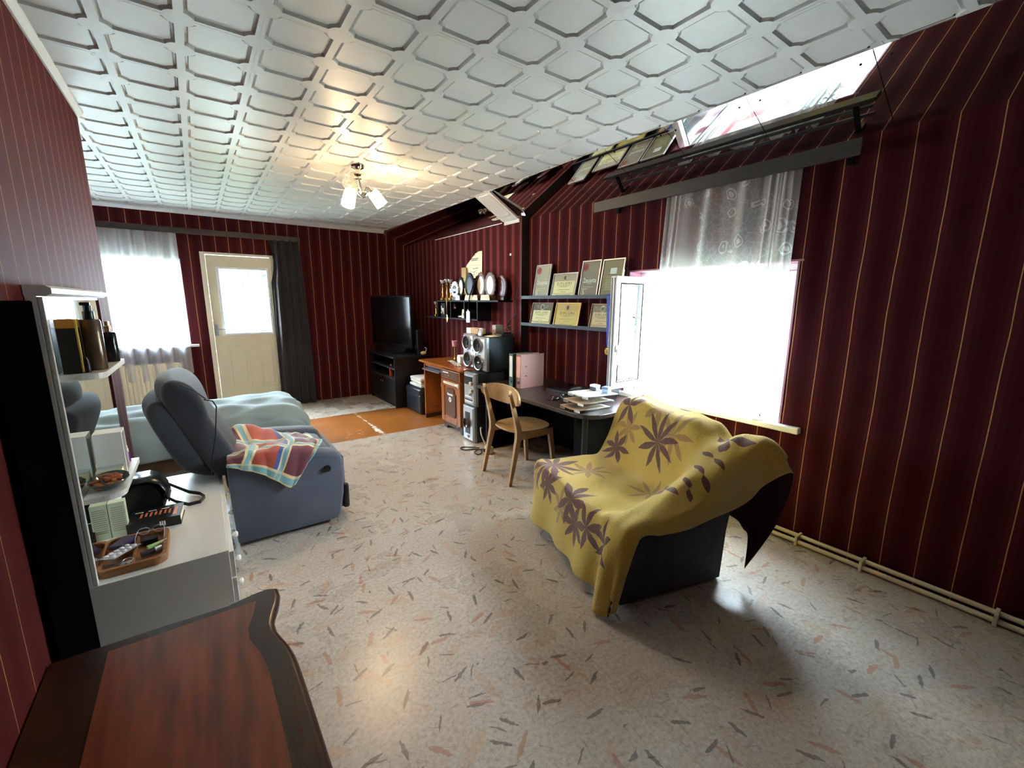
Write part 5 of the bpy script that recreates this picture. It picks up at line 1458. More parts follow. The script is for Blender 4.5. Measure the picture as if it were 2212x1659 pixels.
def tray(label, x, y, z, paper, k):
    t = thing('letter_tray', label, 'letter tray', (x+.17, y+.125, z), 'stacked clear letter trays')
    w, d_ = .34, .25
    bm = B(); box(bm, x, x+w, y, y+d_, z, z+.003); box(bm, x+.05, x+w, y, y+.003, z+.003, z+.045); box(bm, x+.05, x+w, y+d_-.003, y+d_, z+.003, z+.045); box(bm, x+w-.003, x+w, y+.003, y+d_-.003, z+.003, z+.045)
    prism(bm, [(x, z+.003), (x+.05, z+.003), (x+.05, z+.045)], y, y+.003, 'Y'); prism(bm, [(x, z+.003), (x+.05, z+.003), (x+.05, z+.045)], y+d_-.003, y+d_, 'Y')
    finish('tray_shell', bm, clear_plastic, t)
    for yy in (y+.02, y+d_-.075):
        bm = B(); box(bm, x-.006, x, yy, yy+.055, z, z+.016); finish('label_tab', bm, paper_w if yy < y+.1 else plain('grey_tab', hexc(150, 152, 156), .4), t)
    bm = B(); sheet(bm, lambda u, v: (x+.006+.31*u, y+.008+.234*v, z+.005+.012*(1-math.sin(PI*v))*(1-u)+.004), 6, 8); pg = finish('paper_stack', bm, paper, t, True); solid(pg, .006)
    return t
kraft_p = plain('tan_paper', hexc(188, 158, 128), .7)
tray('bottom clear letter tray with tan papers on the black desk', 2.205, 2.165, .7006, kraft_p, 0)
tray('middle clear letter tray with tan papers on the black desk', 2.235, 2.16, .748, kraft_p, 1)
tray('top clear letter tray with white papers on the black desk', 2.275, 2.155, .795, paper_w, 2)
carton('ink_box', 'small dark and white ink cartridge box on the top letter tray, nearer the wall', 2.50, 2.55, 2.31, 2.375, .812, .856, plain('ink_box_grey', hexc(70, 76, 88), .4), 0, paper_w)
carton('ink_box', 'small pale blue ink cartridge box on the top letter tray, nearer the sofa', 2.49, 2.55, 2.19, 2.245, .812, .86, plain('ink_box_blue', hexc(150, 176, 214), .4), rad(15), plain('ink_box_blue_dark', hexc(96, 110, 150), .4))

# ================================================================== chair
ch_ = thing('dining_chair', 'oak chair with a curved oval backrest pulled up to the black desk', 'chair', (2.19, 2.92, 0))
CX, CY = 2.0, 2.918
def leg_poly(bm, pts, w, d_):
    # pts (x,y,z) ; rectangular section w (x) by d (y)
    rings = []
    for (x, y, z), s in pts:
        rings.append([(x-w*s/2, y-d_*s/2, z), (x+w*s/2, y-d_*s/2, z), (x+w*s/2, y+d_*s/2, z), (x-w*s/2, y+d_*s/2, z)])
    loft(bm, rings)
for y, s in ((2.715, -1), (3.12, 1)):
    bm = B(); leg_poly(bm, [((1.955, y, .0), .72), ((2.005, y-.004*s, .22), .95), ((2.045, y-.008*s, .40), 1.25), ((2.045, y-.008*s, .46), 1.25), ((2.02, y-.01*s, .56), .95), ((1.985, y-.012*s, .70), .8), ((1.955, y-.014*s, .808), .62)], .042, .026)
    finish('rear_leg', bm, oak, ch_, True, angle=30)
for y, s in ((2.74, -1), (3.10, 1)):
    bm = B(); leg_poly(bm, [((2.445, y+.02*s, .0), .75), ((2.425, y+.01*s, .22), .95), ((2.40, y, .425), 1.15)], .04, .028)
    finish('front_leg', bm, oak, ch_, True, angle=30)
bm = B()
seat = []
for k in range(40):
    a = 2*PI*k/40; c, s = math.cos(a), math.sin(a)
    e = 2.5
    seat.append((2.235+.225*math.copysign(abs(c)**(2/e), c), 2.918+.222*math.copysign(abs(s)**(2/e), s)))
loft(bm, [[(2.235+(x-2.235)*.94, 2.918+(y-2.918)*.94, .425) for x, y in seat], [(x, y, .436) for x, y in seat], [(2.235+(x-2.235)*.99, 2.918+(y-2.918)*.99, .446) for x, y in seat], [(2.235+(x-2.235)*.6, 2.918+(y-2.918)*.6, .438) for x, y in seat]]); finish('seat', bm, oak_x, ch_, True)
bm = B(); box(bm, 2.05, 2.41, 2.725, 2.745, .37, .425); finish('apron', bm, oak, ch_)
bm = B(); box(bm, 2.05, 2.41, 3.09, 3.11, .37, .425); finish('apron', bm, oak, ch_)
bm = B(); box(bm, 2.39, 2.41, 2.75, 3.09, .37, .425); finish('apron', bm, oak, ch_)
bm = B(); rings = []
nb = 28
def backpt(a, r):
    # oval in (y,z): wide, slightly egg-shaped
    c, s = math.cos(a), math.sin(a)
    y = .285*math.copysign(abs(c)**.8, c)*r
    z = .082*math.copysign(abs(s)**.85, s)*r
    bow = .07*(y/.285)**2
    return y, z, bow
ringsF, ringsB = [], []
for r in (0.02, .35, .7, .92, 1.0):
    ringsF.append([(1.998 - .10*0 - bpt[2] + .055 - .20*bpt[1]*.6, CY+bpt[0], .735+bpt[1]) for bpt in [backpt(2*PI*k/nb, r) for k in range(nb)]])
    ringsB.append([(x+.016, y, z) for x, y, z in ringsF[-1]])
loft(bm, ringsF + ringsB[::-1]); finish('backrest', bm, oak_x, ch_, True, angle=50)
for y in (2.727, 3.108):
    for z in (.70, .765):
        bm = B(); cyl(bm, (1.95, y, z), (1.955, y, z), .006, n=8); finish('screw', bm, black_pl, ch_)

# ================================================================== black shelf with trophies
sh = thing('wall_shelf', 'black two-tier wall shelf crowded with trophies on the striped wall', 'shelf', (2.80, 4.9, 1.3))
SX = 2.70
bm = B(); box(bm, SX, XS, 3.99, 5.52, 1.503, 1.523, .002); finish('upper_board', bm, black_mat, sh)
bm = B(); box(bm, SX, XS, 4.42, 5.84, 1.28, 1.30, .002); finish('lower_board', bm, black_mat, sh)
for y in (4.43, 4.74, 5.10, 5.48):
    bm = B(); box(bm, SX+.005, XS, y, y+.016, 1.30, 1.503); finish('divider', bm, black_mat, sh)
bm = B(); box(bm, XS-.008, XS, 4.45, 5.48, 1.30, 1.503); finish('back_board', bm, black_mat, sh)
ZS = 1.5235
def cup(label, x, y, z, h):
    t = thing('trophy_cup', label, 'trophy', (x, y, z), 'gilt trophy cups')
    bm = B(); box(bm, x-.03, x+.03, y-.03, y+.03, z, z+.03, .003); finish('plinth', bm, gold_m, t)
    bm = B(); lathe(bm, [(.026, 0), (.018, .02), (.010, .05), (.014, .08), (.008, h*.45), (.020, h*.55), (.008, h*.6), (.014, h*.68), (.008, h*.70)], (x, y, z+.03), 14); finish('column', bm, gold_m, t, True)
    bm = B(); lathe(bm, [(.006, 0), (.022, .008), (.034, .03), (.040, .058), (.037, .058), (.030, .03), (.012, .012)], (x, y, z+.03+h*.70), 18); bw = finish('bowl', bm, silver_m, t, True)
    for s in (-1, 1):
        bm = B(); tube(bm, [(x, y+s*.028, z+.05+h*.70), (x, y+s*.048, z+.055+h*.70), (x, y+s*.052, z+.08+h*.70), (x, y+s*.038, z+.086+h*.70)], .003, 6); finish('handle', bm, gold_m, bw, True)
    return t
cup('gilt trophy cup, leftmost of the three on the black shelf', 2.77, 5.44, ZS, .26)
cup('gilt trophy cup, middle and tallest of the three on the black shelf', 2.78, 5.33, ZS, .275)
cup('gilt trophy cup beside the silver gear, rightmost of the three on the black shelf', 2.77, 5.21, ZS, .26)
cup('small gilt trophy column standing at the left end of the lower black shelf', 2.76, 5.64, 1.3005, .17)
t = thing('gear_trophy', 'silver gear-shaped trophy with a banner on the black shelf', 'trophy', (2.75, 5.06, ZS))
bm = B(); n = 18; po = []; pi_ = []
for k in range(n*4):
    a = 2*PI*k/(n*4); r = .105 if (k % 4) in (0, 1) else .088
    po.append((5.06+r*math.cos(a), 1.66+r*math.sin(a))); pi_.append((5.06+.052*math.cos(a), 1.66+.052*math.sin(a)))
loft(bm, [[(2.742, y, z) for y, z in pi_], [(2.742, y, z) for y, z in po], [(2.756, y, z) for y, z in po], [(2.756, y, z) for y, z in pi_], [(2.742, y, z) for y, z in pi_]], False, False); finish('gear', bm, plain('white_silver', hexc(216, 220, 232), .3, .3), t)
bm = B(); box(bm, 2.735, 2.742, 4.95, 5.18, 1.635, 1.675, .003); finish('banner', bm, plain('lilac_banner', hexc(176, 178, 210), .4), t)
bm = B(); ball(bm, (2.75, 5.06, 1.69), .026, .5, 1, .7, 8); finish('emblem', bm, gold_m, t, True)
bm = B(); box(bm, 2.73, 2.78, 5.0, 5.12, ZS, ZS+.04, .003); finish('base', bm, plain('grey_marble', hexc(110, 104, 104), .3), t)
def oval_plaque(label, y, z, ry, rz, rimm, face_m, scal, base, dx=0.0, bm_m=None):
    t = thing('oval_plaque', label, 'plaque', (2.77+dx, y, ZS), 'oval award plaques')
    x = 2.775+dx
    bm = B(); n = 48; rings = []
    for r, h in ((1.0, 0), (1.02, .006), (.94, .014), (.80, .010), (.76, .010)):
        rings.append([(x-h, y+ry*r*(1+(scal if r > .9 else 0)*math.cos(16*2*PI*k/n))*math.cos(2*PI*k/n), z+rz*r*(1+(scal if r > .9 else 0)*math.cos(16*2*PI*k/n))*math.sin(2*PI*k/n)) for k in range(n)])
    loft(bm, rings, True, True); finish('rim', bm, rimm, t, True)
    if face_m:
        bm = B(); loft(bm, [[(x-.0105, y+ry*.60*math.cos(2*PI*k/32), z+rz*.70*math.sin(2*PI*k/32)) for k in range(32)], [(x-.0125, y+ry*.58*math.cos(2*PI*k/32), z+rz*.68*math.sin(2*PI*k/32)) for k in range(32)]]); finish('face', bm, face_m, t)
    if base:
        bm = B(); box(bm, x-.02, x+.03, y-ry*.6, y+ry*.6, ZS, z-rz*.8, .003); finish('foot', bm, rimm, t)
    else:
        bm = B(); box(bm, x-.012, x+.01, y-.02, y+.02, ZS, z-rz*.9); finish('foot', bm, rimm, t)
    return t
carved = plain('carved_brown', hexc(84, 54, 44), .55, var=.35, scale=60, bmp=.4)
ivory = plain('ivory_face', hexc(238, 230, 208), .4, var=.03)
oval_plaque('oval white-faced plaque in a black rim beside the silver gear', 4.93, 1.69, .075, .125, black_mat, ivory, 0, True)
oval_plaque('empty black oval plaque with a thin gilt crescent on the black shelf', 4.66, 1.70, .105, .15, black_mat, plain('black_face', hexc(20, 20, 22), .25), 0, True, -.03)
oval_plaque('carved oval plaque with white face crossed by a dark cord', 4.50, 1.70, .115, .15, carved, ivory, .05, True, .03)
oval_plaque('carved oval plaque with white face, nearest the diploma wall', 4.25, 1.695, .115, .145, carved, ivory, .05, True)
oval_plaque('dark red-brown oval frame behind the right carved plaque', 4.10, 1.665, .11, .135, plain('red_brown_wood', hexc(64, 26, 24), .45), plain('red_brown_face', hexc(74, 30, 28), .45), .02, True, .05)
bm = B(); tube(bm, [(2.721, 4.66+.095*math.cos(rad(a)), 1.69+.12*math.sin(rad(a))) for a in range(190, 351, 16)], .005, 6); o = finish('gilt_crescent', bm, gold_m, None, True); tag(o, 'thin gilt crescent leaning on the black oval plaque', 'ornament')
for (y, w_, m_, lb) in ((4.92, .12, paper_w, 'white name plate below the left oval plaque'), (4.64, .20, paper_c, 'cream name plate at the middle of the black shelf'), (4.49, .12, paper_c, 'short cream name plate beside the dark cord'), (4.27, .20, paper_c, 'cream name plate below the right carved plaque')):
    bm = B(); prism(bm, [(y-w_/2, ZS+.0005), (y+w_/2, ZS+.0005), (y+w_/2-.02, ZS+.06), (y-w_/2+.02, ZS+.06)], 2.708, 2.714, 'X'); pr_ = finish('name_plate', bm, m_); tag(pr_, lb, 'name plate')
    bm = B()
    for k in range(3): box(bm, 2.7072, 2.708, y-w_*.28, y+w_*.28, ZS+.018+.012*k, ZS+.021+.012*k)
    finish('print', bm, ink_soft, pr_)
bm = B(); box(bm, 2.86, 2.87, 4.965, 5.075, ZS, 1.94, .001); o = finish('gold_card', bm, plain('gold_card', hexc(180, 146, 84), .35, .4)); tag(o, 'tall gold card standing at the back of the black shelf', 'card')
bm = B()
for z, w_ in ((1.72, .06), (1.74, .06), (1.80, .03)): box(bm, 2.8592, 2.86, 5.02-w_/2, 5.02+w_/2, z, z+.010)
finish('print', bm, ink, o)
cert = [(5.0, 1.80), (4.62, 1.80), (4.61, 2.115), (4.69, 2.115), (4.78, 2.09), (4.985, 1.97), (5.02, 1.93)]
t = thing('certificate_sheet', 'cream certificate sheet with a cut curved corner pinned above the trophies', 'certificate', (2.895, 4.8, 1.8))
bm = B(); prism(bm, cert, 2.888, 2.892, 'X'); finish('sheet', bm, plain('certificate_cream', hexc(240, 226, 184), .6, var=.03), t)
bm = B()
for z, a, b in ((2.03, 4.70, 4.88), (2.012, 4.72, 4.86), (2.075, 4.77, 4.80), (1.955, 4.66, 4.92)): box(bm, 2.8872, 2.888, a, b, z, z+(.008 if z != 1.955 else .002))
for k in range(14):
    y_ = 4.66+.3*R.random(); z_ = 1.83+.10*R.random(); l_ = .02+.04*R.random(); box(bm, 2.8872, 2.888, y_, y_+l_, z_, z_+.004, mat=None)
finish('handwriting', bm, ink, t)
# cord with key fob, medal, frames in the lower tier
t = thing('lanyard', 'black lanyard with a pale blue card hanging from the black shelf', 'lanyard', (2.69, 4.62, 1.5))
bm = B(); tube(bm, [(2.70, 4.43, 1.80), (2.695, 4.50, 1.70), (2.692, 4.58, 1.58), (2.69, 4.61, 1.50), (2.69, 4.62, 1.40)], .008, 6); finish('cord', bm, black_pl, t, True)
bm = B(); box(bm, 2.684, 2.69, 4.58, 4.665, 1.255, 1.39, .002); cd_ = finish('card', bm, plain('pale_blue_card', hexc(176, 208, 220), .4, var=.2, scale=30), t)
bm = B(); box(bm, 2.686, 2.688, 4.612, 4.632, 1.39, 1.41); finish('clip', bm, steel, t)
t = thing('medal', 'gold medal on a thin chain hanging in front of the black shelf', 'medal', (2.69, 5.19, 1.3))
bm = B(); tube(bm, [(2.705, 5.215, 1.55), (2.695, 5.20, 1.50), (2.692, 5.19, 1.40), (2.69, 5.19, 1.335)], .003, 6); tube(bm, [(2.705, 5.19, 1.55), (2.695, 5.185, 1.50), (2.692, 5.187, 1.40), (2.69, 5.19, 1.335)], .003, 6); finish('chain', bm, gold_m, t, True)
bm = B(); lathe(bm, [(.001, 0), (.028, 0), (.03, .003), (.024, .005), (.001, .004)], (2.692, 5.19, 1.285), 24, '-X', mat=None)
for v in bm.verts: v.co.z = 1.285+(v.co.z-1.285)*1.9
finish('disc', bm, gold_m, t, True)
t = thing('dog_picture', 'black panel with a cream horse-like figure on the lower black shelf', 'picture', (2.75, 5.41, 1.30))
bm = B(); box(bm, 2.745, 2.755, 5.34, 5.475, 1.3005, 1.485); finish('panel', bm, black_mat, t)
bm = B()
for (a, b, c, d) in ((5.375, 5.45, 1.39, 1.42), (5.375, 5.39, 1.34, 1.39), (5.43, 5.445, 1.345, 1.39), (5.435, 5.46, 1.41, 1.45), (5.385, 5.41, 1.365, 1.39), (5.45, 5.47, 1.35, 1.365)): box(bm, 2.7435, 2.745, a, b, c, d)
finish('figure', bm, plain('cream_relief', hexc(204, 196, 160), .5), t)
t = thing('ornament_cluster', 'small pink and silver sports ornament on the lower black shelf', 'ornament', (2.77, 5.14, 1.30))
bm = B(); ball(bm, (2.76, 5.15, 1.37), .045, .4, .8, 1.1, 8); finish('medallion', bm, plain('copper_pink', hexc(190, 140, 124), .4, .3), t, True)
bm = B(); box(bm, 2.745, 2.76, 5.05, 5.18, 1.415, 1.44, .004); finish('ribbon_bar', bm, plain('rose_bar', hexc(150, 84, 84), .5), t)
bm = B(); n = 9
prism(bm, [(5.11+(.05 if k % 2 else .028)*math.cos(PI*k/n), 1.455+(.035 if k % 2 else .02)*math.sin(PI*k/n)) for k in range(2*n)], 2.75, 2.758, 'X'); finish('star', bm, plain('blue_silver', hexc(120, 130, 170), .3, .5), t)
bm = B(); box(bm, 2.75, 2.79, 5.09, 5.19, 1.3005, 1.325, .003); finish('base', bm, black_mat, t)
t = thing('photo_card', 'small cream card with dark figures on the lower black shelf', 'card', (2.74, 4.80, 1.30))
bm = B(); prism(bm, [(4.73, 1.3005), (4.87, 1.3005), (4.85, 1.41), (4.75, 1.41)], 2.735, 2.74, 'X'); cc = finish('card', bm, paper_c, t)
bm = B()
for k in range(4): box(bm, 2.7342, 2.735, 4.76+.02*k, 4.772+.02*k, 1.325, 1.36+.012*(k % 2))
finish('print', bm, ink, cc)
bm = B(); ball(bm, (2.77, 4.77, 1.44), .03, .6, .8, 1.3, 8); tag(finish('glass_drop', bm, plain('blue_glass', hexc(120, 150, 190), .15), None, True), 'small blue glass drop behind the cream card', 'ornament')
bm = B()
box(bm, 2.75, 2.79, 4.90, 5.0, 1.3005, 1.335, .012, 3); tag(finish('silver_shell', bm, silver_m, None, True), 'small silver shell ornament on the lower black shelf', 'ornament')

# ================================================================== diploma ledges
ledge_m = plain('slate_grey_metal', hexc(42, 48, 58), .5, .0, var=.08, spec=.3)
def ledge(label, z, y0, y1):
    t = thing('picture_ledge', label, 'ledge', (2.95, (y0+y1)/2, z), 'slate picture ledges')
    bm = B(); box(bm, 2.885, 3.0, y0, y1, z-.012, z, .001); finish('board', bm, ledge_m, t)
    bm = B(); box(bm, 2.880, 2.886, y0, y1, z-.016, z+.018, .001); finish('front_lip', bm, ledge_m, t)
    bm = B(); box(bm, 2.994, 3.0, y0, y1, z, z+.03); finish('rear_flange', bm, ledge_m, t)
ledge('upper slate picture ledge holding four diplomas', 1.553, 2.56, 3.80)
ledge('lower slate picture ledge holding three diplomas', 1.268, 2.56, 3.80)
def diploma(label, y0, y1, z0, h, fcol, body, tilt=12, kind='dip', top=None):
    # y0 > y1 : y0 is the left edge seen from the room
    w = abs(y0-y1); yc = (y0+y1)/2
    t = thing('framed_diploma', label, 'diploma', (2.92, yc, z0), 'framed diplomas on the slate ledges')
    mx = face_mx(2.905, yc, z0+.001, rad(tilt))
    bm = B(); fw = .010
    for (a, b, c, d) in ((-w/2, -w/2+fw, 0, h), (w/2-fw, w/2, 0, h), (-w/2+fw, w/2-fw, 0, fw), (-w/2+fw, w/2-fw, h-fw, h)): box(bm, a, b, c, d, -.006, .008, .001, 1, mat=mx)
    finish('frame', bm, fcol, t)
    bm = B(); box(bm, -w/2+fw, w/2-fw, fw, h-fw, -.004, .001, mat=mx); sh_ = finish('sheet', bm, top, t)
    if kind == 'dip':
        bm = B(); box(bm, -w/2+fw+.02, w/2-fw-.02, h*.16, h*.66, .001, .0018, mat=mx); box(bm, -w/2+fw+.012, w/2-fw-.012, h*.045, h*.135, .001, .0018, mat=mx); pn = finish('text_panel', bm, body, sh_)
        lettering('D I P L O M S', w*.105, ink, sh_, mx @ Matrix.Translation((0, h*.555, .0022)))
        bm = B()
        for k, (zz, ww) in enumerate(((.46, .55), (.42, .30), (.30, .50), (.21, .22))): box(bm, -w*ww/2, w*ww/2, h*zz, h*zz+.004, .0018, .0024, mat=mx)
        box(bm, -w*.3, w*.3, h*.085, h*.085+.004, .0018, .0024, mat=mx)
        finish('printed_lines', bm, ink_soft, sh_)
        bm = B(); m3 = mx @ Matrix.Translation((0, h*.80, .001))
        lathe(bm, [(.028, 0), (.032, .0012), (.022, .0012), (.020, 0)], (0, 0, 0), 20)
        for s in (-1, 1):
            for k in range(2): box(bm, s*(.06+.02*k)-.018, s*(.06+.02*k)+.018, -.008+.016*k, -.004+.016*k, 0, .001)
        bmesh.ops.transform(bm, matrix=m3, verts=bm.verts[:]); finish('crest', bm, plain('pale_crest', hexc(190, 178, 150), .6), sh_)
    elif kind == 'wheel':
        m3 = mx @ Matrix.Translation((-w*.30, h*.82, .001))
        bm = B(); lathe(bm, [(.032, 0), (.036, .0012), (.026, .0012), (.024, 0)], (0, 0, 0), 24)
        for k in range(6): box(bm, -.003, .003, 0, .028, 0, .0012, mat=Matrix.Rotation(k*PI/3, 4, 'Z'))
        bmesh.ops.transform(bm, matrix=m3, verts=bm.verts[:]); finish('red_wheel_emblem', bm, red_ink, sh_)
        lettering('2aueta', w*.26, paper_w, sh_, mx @ Matrix.Translation((0, h*.45, .0018)))
        lettering('ESKIJU', h*.13, plain('faded_red_ink', hexc(180, 104, 92), .6), sh_, mx @ Matrix.Translation((w*.40, h*.68, .0018)) @ Matrix.Rotation(rad(-90), 4, 'Z'))
        lettering('5', h*.16, paper_w, sh_, mx @ Matrix.Translation((-w*.26, h*.12, .0018)))
        bm = B(); box(bm, -w*.30, w*.25, h*.27, h*.27+.003, .001, .0016, mat=mx); box(bm, -w*.1, w*.1, h*.36, h*.36+.003, .001, .0016, mat=mx); box(bm, -w*.38, -w*.10, h*.21, h*.225, .001, .0016, mat=mx); finish('printed_lines', bm, paper_c, sh_)
    else:
        bm = B(); box(bm, -w*.12, w*.18, h*.60, h*.76, .001, .0018, mat=mx); finish('pale_emblem', bm, paper_w, sh_)
        bm = B()
        for k in range(9): box(bm, -w*(.30-.02*(k % 3)), w*(.26+.03*(k % 2)), h*(.18+.045*k), h*(.18+.045*k)+.004, .001, .0017, mat=mx)
        finish('printed_lines', bm, plain('pale_script', hexc(196, 186, 150), .6), sh_)
    bm = B(); box(bm, -w/2+fw, w/2-fw, fw, h-fw, .0035, .0045, mat=mx); finish('glazing', bm, pane_glass, t)
    return t
alu = plain('aluminium_frame', hexc(198, 196, 196), .3, .6)
brz = plain('bronze_frame', hexc(120, 96, 74), .4, .3)
gld = plain('gilt_frame', hexc(206, 172, 96), .35, .5)
grey_sheet = plain('grey_beige_sheet', hexc(176, 160, 142), .6, var=.1)
tan_sheet = plain('tan_sheet', hexc(150, 122, 94), .6, var=.1)
olive_sheet = plain('olive_gold_sheet', hexc(128, 112, 74), .5, var=.3, scale=8)
yel_sheet = plain('yellow_gold_sheet', hexc(222, 184, 92), .5, var=.06)
taupe_sheet = plain('taupe_sheet', hexc(140, 122, 104), .6, var=.15)
cream_panel = plain('cream_text_panel', hexc(236, 218, 168), .6, var=.03)
diploma('tall narrow diploma with red wheel emblem at the left end of the upper ledge', 3.63, 3.39, 1.553, .335, alu, None, 10, 'wheel', grey_sheet)
diploma('silver-framed cream diploma, second from the left on the upper ledge', 3.35, 3.00, 1.553, .235, alu, cream_panel, 12, 'dip', grey_sheet)
diploma('tall diploma with red wheel emblem, third on the upper ledge', 2.955, 2.72, 1.553, .33, alu, None, 10, 'wheel', taupe_sheet)
diploma('dark olive diploma with reflections at the window end of the upper ledge', 2.70, 2.455, 1.553, .325, alu, None, 10, 'script', olive_sheet)
diploma('bronze-framed brown and cream diploma at the left end of the lower ledge', 3.68, 3.345, 1.268, .235, brz, cream_panel, 12, 'dip', plain('brown_grey_sheet', hexc(112, 98, 78), .6))
diploma('bright yellow diploma in the middle of the lower ledge', 3.30, 2.95, 1.268, .235, gld, yel_sheet, 12, 'dip', plain('yellow_sheet', hexc(214, 172, 84), .55))
diploma('tan diploma at the window end of the lower ledge', 2.81, 2.535, 1.268, .228, brz, plain('tan_text_panel', hexc(222, 186, 138), .6), 12, 'dip', tan_sheet)
md = thing('ribbon_medal', 'gold medal on a wide blue ribbon hanging from the diploma ledge', 'medal', (2.87, 2.535, 1.1))
bm = B()
def rib(ya, yb):
    loft(bm, [[(2.874, ya-.018, 1.573), (2.874, ya+.018, 1.573)], [(2.868, ya-.018, 1.56), (2.868, ya+.018, 1.56)], [(2.866, (ya+yb)/2-.016, 1.35), (2.866, (ya+yb)/2+.016, 1.35)], [(2.865, yb-.010, 1.16), (2.865, yb+.010, 1.16)], [(2.865, yb-.003, 1.12), (2.865, yb+.003, 1.12)]], False, False, closed=False)
rib(2.55, 2.535); 
o = finish('ribbon', bm, blue_ribbon, md); solid(o, .002)
bm = B(); loft(bm, [[(2.876, 2.50, 1.573), (2.876, 2.53, 1.573)], [(2.872, 2.505, 1.40), (2.872, 2.53, 1.40)], [(2.868, 2.525, 1.18), (2.868, 2.54, 1.18)]], False, False, closed=False); o = finish('ribbon', bm, blue_ribbon, md); solid(o, .002)
bm = B(); lathe(bm, [(.001, 0), (.030, 0), (.032, .003), (.026, .005), (.024, .003), (.001, .003)], (2.868, 2.535, 1.083), 28, '-X'); dd_ = finish('disc', bm, gold_m, md, True)
bm = B(); prism(bm, [(2.535+(.018 if k % 2 else .007)*math.cos(PI*k/6), 1.083+(.018 if k % 2 else .007)*math.sin(PI*k/6)) for k in range(12)], 2.8635, 2.8655, 'X'); finish('star_relief', bm, plain('dark_gold', hexc(120, 90, 40), .4, .8), dd_)

# ================================================================== sofa
O_ = Vector((1.545, 1.215, 0)); ANG = math.atan2(-.256, .967)   # local x = depth (back), local y = width (far)
sofa = thing('loveseat', 'small navy velvet loveseat under a yellow throw near the right window', 'sofa', tuple(O_), rotz=ANG, local=True)
navy = fabric('navy_crushed_velvet', hexc(13, 15, 24), hexc(48, 56, 74), 24, .7, .35, .6, 9)
D, W = .70, 1.0
bm = B(); box(bm, .0, D, .12, W, .02, .30, .015, 2); finish('seat_base', bm, navy, sofa, True)
bm = B(); box(bm, .0, .60, .12, W, .29, .405, .04, 3); finish('seat_cushion', bm, navy, sofa, True)
bm = B()
prof = [(.0, .02), (.665, .02), (.68, .30), (.715, .55), (.73, .68), (.70, .735), (.63, .69), (.50, .61), (.30, .51), (.12, .435), (.03, .40), (.005, .37)]
rings = []
for f, s in ((0, .97), (.15, 1), (.85, 1), (1, .97)): rings.append([(.37+(x-.37)*s, .0+.12*f, .02+(z-.02)*s) for x, z in prof])
loft(bm, rings); finish('armrest', bm, navy, sofa, True, angle=40)
bm = B()
prof = [(.55, .05), (.71, .05), (.745, .60), (.745, .73), (.70, .765), (.665, .75), (.615, .62), (.54, .40)]
loft(bm, [[(x, y, .05+(z-.05)*k) for x, z in prof] for y, k in ((.10, .86), (.20, .93), (.32, 1.0), (W-.12, 1.0), (W-.03, .92))]); finish('backrest', bm, navy, sofa, True, angle=40)
for (x, y) in ((.06, .06), (.06, W-.06), (.64, .06), (.64, W-.06)):
    bm = B(); cyl(bm, (x, y, 0), (x, y, .03), .03, n=14); finish('foot', bm, black_pl, sofa, True)

# throw over the sofa: control net in sofa coordinates (x depth, y width, z), smoothly interpolated
def armz(b): return .455 + max(0, b-.02)*.52
rows = []
def row(b, zc, hemz, backz=None):
    return None
#             columns: near hem, arm outer shoulder, arm top, arm inner, seat near, mid, mid, far, far edge, far hem
front_hem = [(-.045, -.055, .045), (-.115, -.05, .025), (-.125, .02, .018), (-.06, .065, .05), (-.10, .15, .06), (-.075, .32, .085), (-.10, .52, .085), (-.075, .74, .09), (-.08, .92, .09), (-.02, .985, .09)]
front_mid = [(-.005, -.06, .24), (-.075, -.05, .23), (-.095, .02, .24), (-.03, .065, .25), (-.065, .16, .25), (-.045, .32, .26), (-.07, .52, .25), (-.045, .74, .25), (-.055, .91, .24), (-.005, .985, .24)]
front_top = [(.055, -.062, .40), (-.012, -.035, .405), (-.02, .03, .425), (-.015, .10, .42), (-.02, .18, .415), (-.02, .32, .41), (-.02, .52, .412), (-.02, .74, .42), (-.02, .93, .425), (.0, 1.0, .38)]
seat_a = [(.16, -.065, .413), (.15, -.045, .455), (.15, .03, .495), (.15, .105, .46), (.14, .16, .42), (.14, .32, .415), (.14, .52, .415), (.13, .74, .42), (.12, .95, .425), (.10, 1.02, .36)]
seat_b = [(.32, -.07, .415), (.32, -.055, .50), (.32, .03, .555), (.32, .11, .525), (.32, .165, .43), (.32, .32, .41), (.32, .52, .41), (.32, .74, .415), (.32, .95, .42), (.30, 1.02, .35)]
crease = [(.46, -.07, .43), (.46, -.06, .55), (.46, .03, .625), (.46, .115, .60), (.48, .19, .45), (.51, .32, .425), (.52, .52, .425), (.52, .74, .43), (.50, .96, .43), (.48, 1.03, .35)]
back_a = [(.60, -.075, .465), (.57, -.06, .62), (.57, .03, .69), (.56, .12, .675), (.57, .22, .62), (.58, .36, .62), (.585, .54, .62), (.585, .76, .63), (.58, .96, .58), (.57, 1.02, .46)]
back_b = [(.72, -.075, .515), (.66, -.065, .70), (.66, .02, .765), (.645, .11, .74), (.635, .22, .775), (.635, .36, .80), (.64, .54, .79), (.64, .77, .82), (.64, .94, .785), (.64, 1.0, .64)]
back_t = [(.815, -.075, .57), (.75, -.075, .765), (.745, .02, .80), (.73, .11, .755), (.72, .22, .815), (.715, .36, .84), (.715, .54, .82), (.715, .77, .85), (.72, .93, .815), (.73, .99, .68)]
rear_a = [(.955, -.13, .625), (.86, -.10, .77), (.83, .02, .77), (.81, .11, .735), (.80, .22, .79), (.795, .36, .81), (.795, .54, .795), (.795, .77, .825), (.80, .92, .79), (.80, .98, .66)]
rear_b = [(.895, -.115, .35), (.87, -.06, .47), (.845, .03, .50), (.83, .11, .50), (.83, .22, .52), (.83, .36, .54), (.83, .54, .54), (.83, .77, .55), (.83, .92, .52), (.82, .98, .42)]
